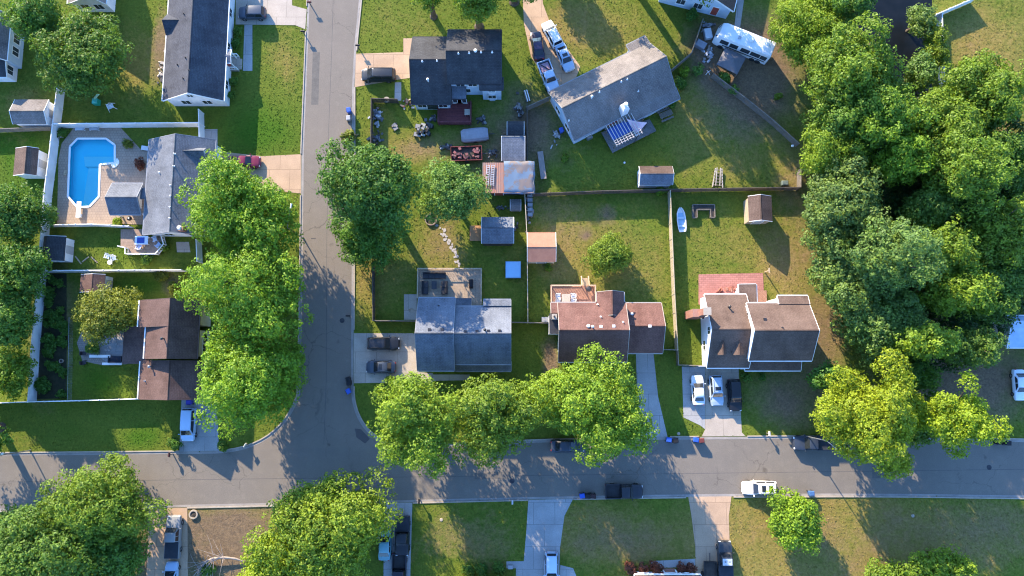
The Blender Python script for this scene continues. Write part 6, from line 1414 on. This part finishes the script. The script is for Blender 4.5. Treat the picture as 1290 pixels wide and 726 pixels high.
# ----- the diagonal house yard
sv = MB(); a, b, c_ = P(789, 150, 3.2), P(815.5, 154.5, 3.0), P(803, 172, 2.8); nS = 8; vs = []; idx = {}
for i in range(nS + 1):
    for j in range(nS + 1 - i):
        u, v = i / nS, j / nS; w = 1 - u - v; p = a * w + b * u + c_ * v; cen = (a + b + c_) / 3
        e = 1 - .42 * (27 * u * v * w) ** .5 * 0; pull = .14 * (1 - 3 * min(u, v, w)) * (4 * max(u * v, v * w, u * w)); p = p.lerp(cen, pull); p.z -= .25 * (27 * u * v * w)
        idx[(i, j)] = len(vs); vs.append(p)
fs = []
for i in range(nS):
    for j in range(nS - i):
        fs.append((idx[(i, j)], idx[(i + 1, j)], idx[(i, j + 1)]))
        if j < nS - i - 1: fs.append((idx[(i + 1, j)], idx[(i + 1, j + 1)], idx[(i, j + 1)]))
t = thing('sail_shade', 'pale pink triangular sail shade over the deck steps', 'sail shade', Vector((c_.x, c_.y, 0))); sv.add(vs, fs); sv.build('sail', FABRIC, t, smooth=True, col=(.78, .52, .54))
for p in (b, c_): MB().tube((p.x, p.y, 0), (p.x, p.y, p.z + .1), .05).build('pole', DKMETAL, t)
t = item('picnic_table', 'slatted grey picnic table near the east wall of the diagonal house', 'picnic table', 837.5, 146, 24)
for k in range(5): MB().box(-1., -.42 + k * .17, .72, 1., -.28 + k * .17, .77).build('table_slat', WOODF, t)
for s in (-1, 1):
    MB().box(-1., s * .75 - .14, .42, 1., s * .75 + .14, .47).build('bench', WOODF, t); MB().bar((s * .7, -.85, .38), (s * .7, .85, .38), .06, .08).bar((s * .7, -.7, 0), (s * .7, -.2, .72), .08, .06).bar((s * .7, .7, 0), (s * .7, .2, .72), .08, .06).build('leg', WOODF, t)
t = item('air_conditioner', 'pale air conditioner unit in the notch of the diagonal house', 'air conditioner', 741.5, 173.5, 25); MB().box(-.42, -.42, 0, .42, .42, .75).build('casing', METAL, t); MB().lathe([(.1, .76), (.34, .76), (.36, .79), (.1, .8)], (0, 0, 0), 16).build('fan_guard', KERB, t)
t = item('garden_trestle', 'weathered A shaped timber frame lying on the lawn, pale rails', 'timber frame', 904, 224, 86); m = MB()
for s in (-1, 1): m.bar((-1.5, s * .75, .12), (1.3, s * .45, .4), .14, .14).bar((-1.3, s * .3, .2), (1.4, s * .25, .45), .1, .1)
m.build('side_rail', pm('bleached_timber', (.5, .45, .38), (.38, .33, .28), 2.), t); m = MB()
for k in range(6): m.bar((-1.2 + k * .45, -.65, .22 + k * .04), (-1.2 + k * .45, .65, .22 + k * .04), .12, .06)
m.build('cross_slat', WOODF, t)
t = item('planter_box', 'U shaped weathered planter bed near the small boat', 'planter', 885.5, 267); m = MB()
for (x0, y0, x1, y1) in ((-1.6, .25, 1.6, .95), (-1.6, -.95, -1., .25), (1., -.95, 1.6, .25)): m.box(x0 + .003, y0 + .003, 0, x1 - .003, y1 - .003, .42)
m.build('bed', WOODD, t); m = MB()
U = [(-1.6, .95), (1.6, .95), (1.6, -.95), (1., -.95), (1., .25), (-1., .25), (-1., -.95), (-1.6, -.95)]
for p, q in zip(U, U[1:] + U[:1]): m.bar((*p, .3), (*q, .3), .12, .55)
m.build('edging', WOODF, t)
t = item('small_boat', 'small white boat with blue interior beside the pale timber fence', 'boat', 857.5, 278, 94); m = MB()
hull = [(-1.75, .5, .5), (-1.2, .62, .5), (0, .68, .5), (1., .60, .52), (1.6, .35, .56), (1.85, .12, .6)]
m.loft([[(x, -w, z), (x, -w * .8, .12), (x, 0, .05), (x, w * .8, .12), (x, w, z), (x, w - .08, z + .01), (x, max(.02, w * .8 - .1), .22), (x, 0, .18), (x, -max(.02, w * .8 - .1), .22), (x, -w + .08, z + .01)] for x, w, z in hull]); m.build('hull', WHITE, t, smooth=40)
MB().box(-1.4, -.42, .235, 1.1, .42, .26).build('deck_floor', PAINT, t, col=(.30, .46, .60)); [MB().box(x - .14, -.56, .40, x + .14, .56, .45).build('seat', PAINT, t, col=(.5, .58, .64)) for x in (-.9, .3)]
t = item('garden_lamp', 'small white post light near the pallet fence end', 'post light', 996, 186); MB().tube((0, 0, 0), (0, 0, .7), .06).build('post', WOODD, t); MB().taper(0, 0, .7, .95, .35, .35, .22, .22).build('head', WHITE, t)
t = item('utility_box', 'small dark utility box against the fence near the grove', 'utility box', 987, 232); MB().box(-.45, -.3, 0, .45, .3, .6).build('cabinet', PAINT, t, col=(.12, .15, .11)); MB().taper(0, 0, .603, .7, 1., .7, .8, .5).build('lid', PAINT, t, col=(.16, .19, .15))
t = item('garden_pole', 'pale post standing on the lawn by the pink patio', 'post', 963.5, 343); MB().box(-.07, -.07, 0, .07, .07, 1.7).build('shaft', WOODL, t); MB().box(-.1, -.35, 1.7, .1, .35, 1.78).build('crossbar', WOODL, t)
t = on_deck('dining_table', 'square table set with chairs on the rust coloured deck', 'table', 712.5, 376, .8); MB().box(-.6, -.55, .70, .6, .55, .75).build('tabletop', pm('stone_top', (.38, .33, .28), (.3, .26, .22), 3.), t); [MB().box(a * .5 - .03, b * .45 - .03, 0, a * .5 + .03, b * .45 + .03, .697).build('leg', DKMETAL, t) for a in (-1, 1) for b in (-1, 1)]
for i, (x, y, r_, lb) in enumerate(((703.5, 373, 180, 'pale chair upper left of the square deck table'), (703.5, 379.5, 170, 'pale chair lower left of the square deck table'), (721.5, 373, 0, 'pale chair upper right of the square deck table'), (721.5, 378.5, -10, 'pale chair lower right of the square deck table'), (714, 382.5, -90, 'cream chair south of the square deck table'))): armchair(lb, x, y, r_ + 180, (.5, .52, .56) if i < 4 else (.6, .5, .42), 'chairs round the deck table', z=.8)
t = on_deck('round_grill', 'dark round grill in the corner of the rust coloured deck', 'grill', 741, 365, .8); MB().lathe([(0, .5), (.3, .55), (.42, .75), (.42, .85), (.28, 1.0), (0, 1.05)], (0, 0, 0), 18).build('bowl', DKMETAL, t); [MB().tube((math.cos(a) * .38, math.sin(a) * .38, 0), (math.cos(a) * .22, math.sin(a) * .22, .56), .03).build('leg', BLACK, t) for a in (.3, 2.4, 4.5)]
t = item('wheelbarrow_box', 'dark box by the west fence of the red brown house', 'box', 687, 403); MB().box(-.5, -.3, 0, .5, .3, .55).build('body', PAINT, t, col=(.2, .21, .22)); MB().box(-.55, -.35, .553, .55, .35, .6).build('lid', PAINT, t, col=(.28, .29, .3))
# ----- toys on the top left lawn
t = item('play_slide', 'green plastic play slide below the big tree, top left', 'play slide', 123.5, 131); G = (.02, .30, .20); MB().box(-.4, -.3, 0, .4, .5, .9).build('tower', PAINT, t, col=G); MB().add([(-.25, .5, .9), (.25, .5, .9), (.25, 1.5, .1), (-.25, 1.5, .1)], [(0, 1, 2, 3)]).build('chute', PAINT, t, col=(.1, .4, .3)); MB().taper(0, .1, .903, 1.2, .8, .8, .2, .2).build('roof', PAINT, t, col=(.05, .35, .28))
t = item('play_house', 'white and grey play frame next to the green slide', 'play frame', 141.5, 136, 25); m = MB(); [m.tube((x, y, 0), (x * .3, y * .3, 1.3), .04) for x in (-.6, .6) for y in (-.5, .5)]; m.build('leg', WHITE, t); MB().box(-.45, -.35, .5, .45, .35, .56).build('platform', PAINT, t, col=(.5, .55, .6)); MB().tube((-.2, 0, 1.3), (.2, 0, 1.3), .05).build('bar', WHITE, t)
t = item('white_lawn_ball', 'white ball on the lawn of the diagonal house', 'ball', 786.5, 205.5); MB().lathe([(0, 0)] + [(.16 * math.sin(a), .16 - .16 * math.cos(a)) for a in (.4, .8, 1.2, 1.57, 2., 2.4, 2.8)] + [(0, .32)], (0, 0, 0), 14).build('skin', WHITE, t, smooth=True)
# ----- bottom
t = item('tire_planter', 'pale round tyre planter by the tan driveway corner, bottom left', 'planter', 244.5, 648); MB().lathe([(.42, .02), (.62, .02), (.66, .15), (.62, .3), (.45, .3), (.42, .2)], (0, 0, 0), 20).build('tire', KERB, t, smooth=50); MB().lathe([(0, .2), (.43, .18)], (0, 0, 0), 14).build('soil', WOODD, t)
MB().tube((0, 0, .2), (.05, .05, 1.1), .03).build('stake', WOODF, t)
c = P(262, 712); t = thing('fallen_branch', 'bleached bent branch with twigs lying on bare soil, bottom', 'fallen branch', c); jr = random.Random(21)
BLE = pm('bleached_bark', (.34, .29, .25), (.24, .2, .17), 2.)
main = [P(*p) for p in ((252, 716), (262, 706), (272, 701.5), (284, 700.5), (298, 702.5), (309, 707))]; main = [Vector((p.x, p.y, .25 + .5 * math.sin(i / 5 * PI))) for i, p in enumerate(main)]
MB().path(main, [.10, .15, .16, .15, .13, .10], 8).build('limb', BLE, t); m = MB()
for k in range(46):
    b_ = main[jr.randrange(0, 4)]; d = Vector((jr.gauss(-.6, .8), jr.gauss(-.6, 1.0), jr.uniform(-.1, .2))); e = b_ + d * jr.uniform(.8, 2.6); e.z = max(.05, e.z); mid = b_.lerp(e, .5) + Vector((jr.uniform(-.2, .2), jr.uniform(-.2, .2), .1)); m.path([b_, mid, e], [.04, .028, .012], 4)
m.build('twigs', BLE, t)
t = item('garden_hose_box', 'small pale box on the porch slab at the bottom edge', 'box', 643, 713.5); MB().box(-.3, -.22, .05, .3, .22, .5).build('body', PAINT, t, col=(.12, .13, .15)); MB().box(-.33, -.25, .503, .33, .25, .56).build('lid', PAINT, t, col=(.3, .31, .33))
for (x, y, lb) in ((556, 655, 'white utility cover in the shaded front lawn'), (1150, 650, 'pale utility cover in the shaded right lawn'), (855, 546.5, 'small white valve cover on the lawn by the bin pairs')):
    c = P(x, y); o = tag(MB().lathe([(0, .07), (.2, .065), (.24, 0)], (c.x, c.y, 0), 16).build('utility_cover', KERB), lb, 'utility cover')
# ================================================================= camera, light
cam = bpy.data.cameras.new('camera'); co = bpy.data.objects.new('camera', cam); COL.objects.link(co)
co.location = (0, 0, HGT); co.rotation_euler = (TH, 0, 0)
cam.sensor_width = 36; cam.sensor_fit = 'HORIZONTAL'; cam.lens = 36 * FPX / 1290; cam.clip_end = 5000
SC.camera = co
EL = 21.5; d = Vector((.52, -.854, 0)).normalized() * math.cos(R(EL)); d.z = -math.sin(R(EL))
sl = bpy.data.lights.new('sun', 'SUN'); sl.energy = SUN_E = 3.3; sl.angle = R(.5); sl.color = (1., .82, .585)
so = bpy.data.objects.new('sun', sl); COL.objects.link(so); so.rotation_euler = d.to_track_quat('-Z', 'Y').to_euler(); so.location = (-40, 60, 90)
w = bpy.data.worlds.new('World'); SC.world = w; w.use_nodes = True; nt = w.node_tree
sky = nt.nodes.new('ShaderNodeTexSky'); sky.sky_type = 'NISHITA'; sky.sun_disc = False; sky.ozone_density = 7.0; sky.dust_density = .4; sky.sun_elevation = R(EL); sky.sun_rotation = math.atan2(-d.x, -d.y)
nt.links.new(sky.outputs[0], nt.nodes['Background'].inputs[0]); nt.nodes['Background'].inputs[1].default_value = .15
SC.view_settings.view_transform = 'Standard'; SC.view_settings.look = 'None'; SC.view_settings.gamma = 1; SC.view_settings.use_curve_mapping = False; SC.view_settings.exposure = 2.32
SC.render.engine = 'CYCLES'; SC.cycles.max_bounces = 6; SC.cycles.diffuse_bounces = 3; SC.cycles.transparent_max_bounces = 6; SC.cycles.caustics_reflective = False; SC.cycles.caustics_refractive = False
SC.cycles.use_denoising = True; SC.cycles.filter_width = 1.15
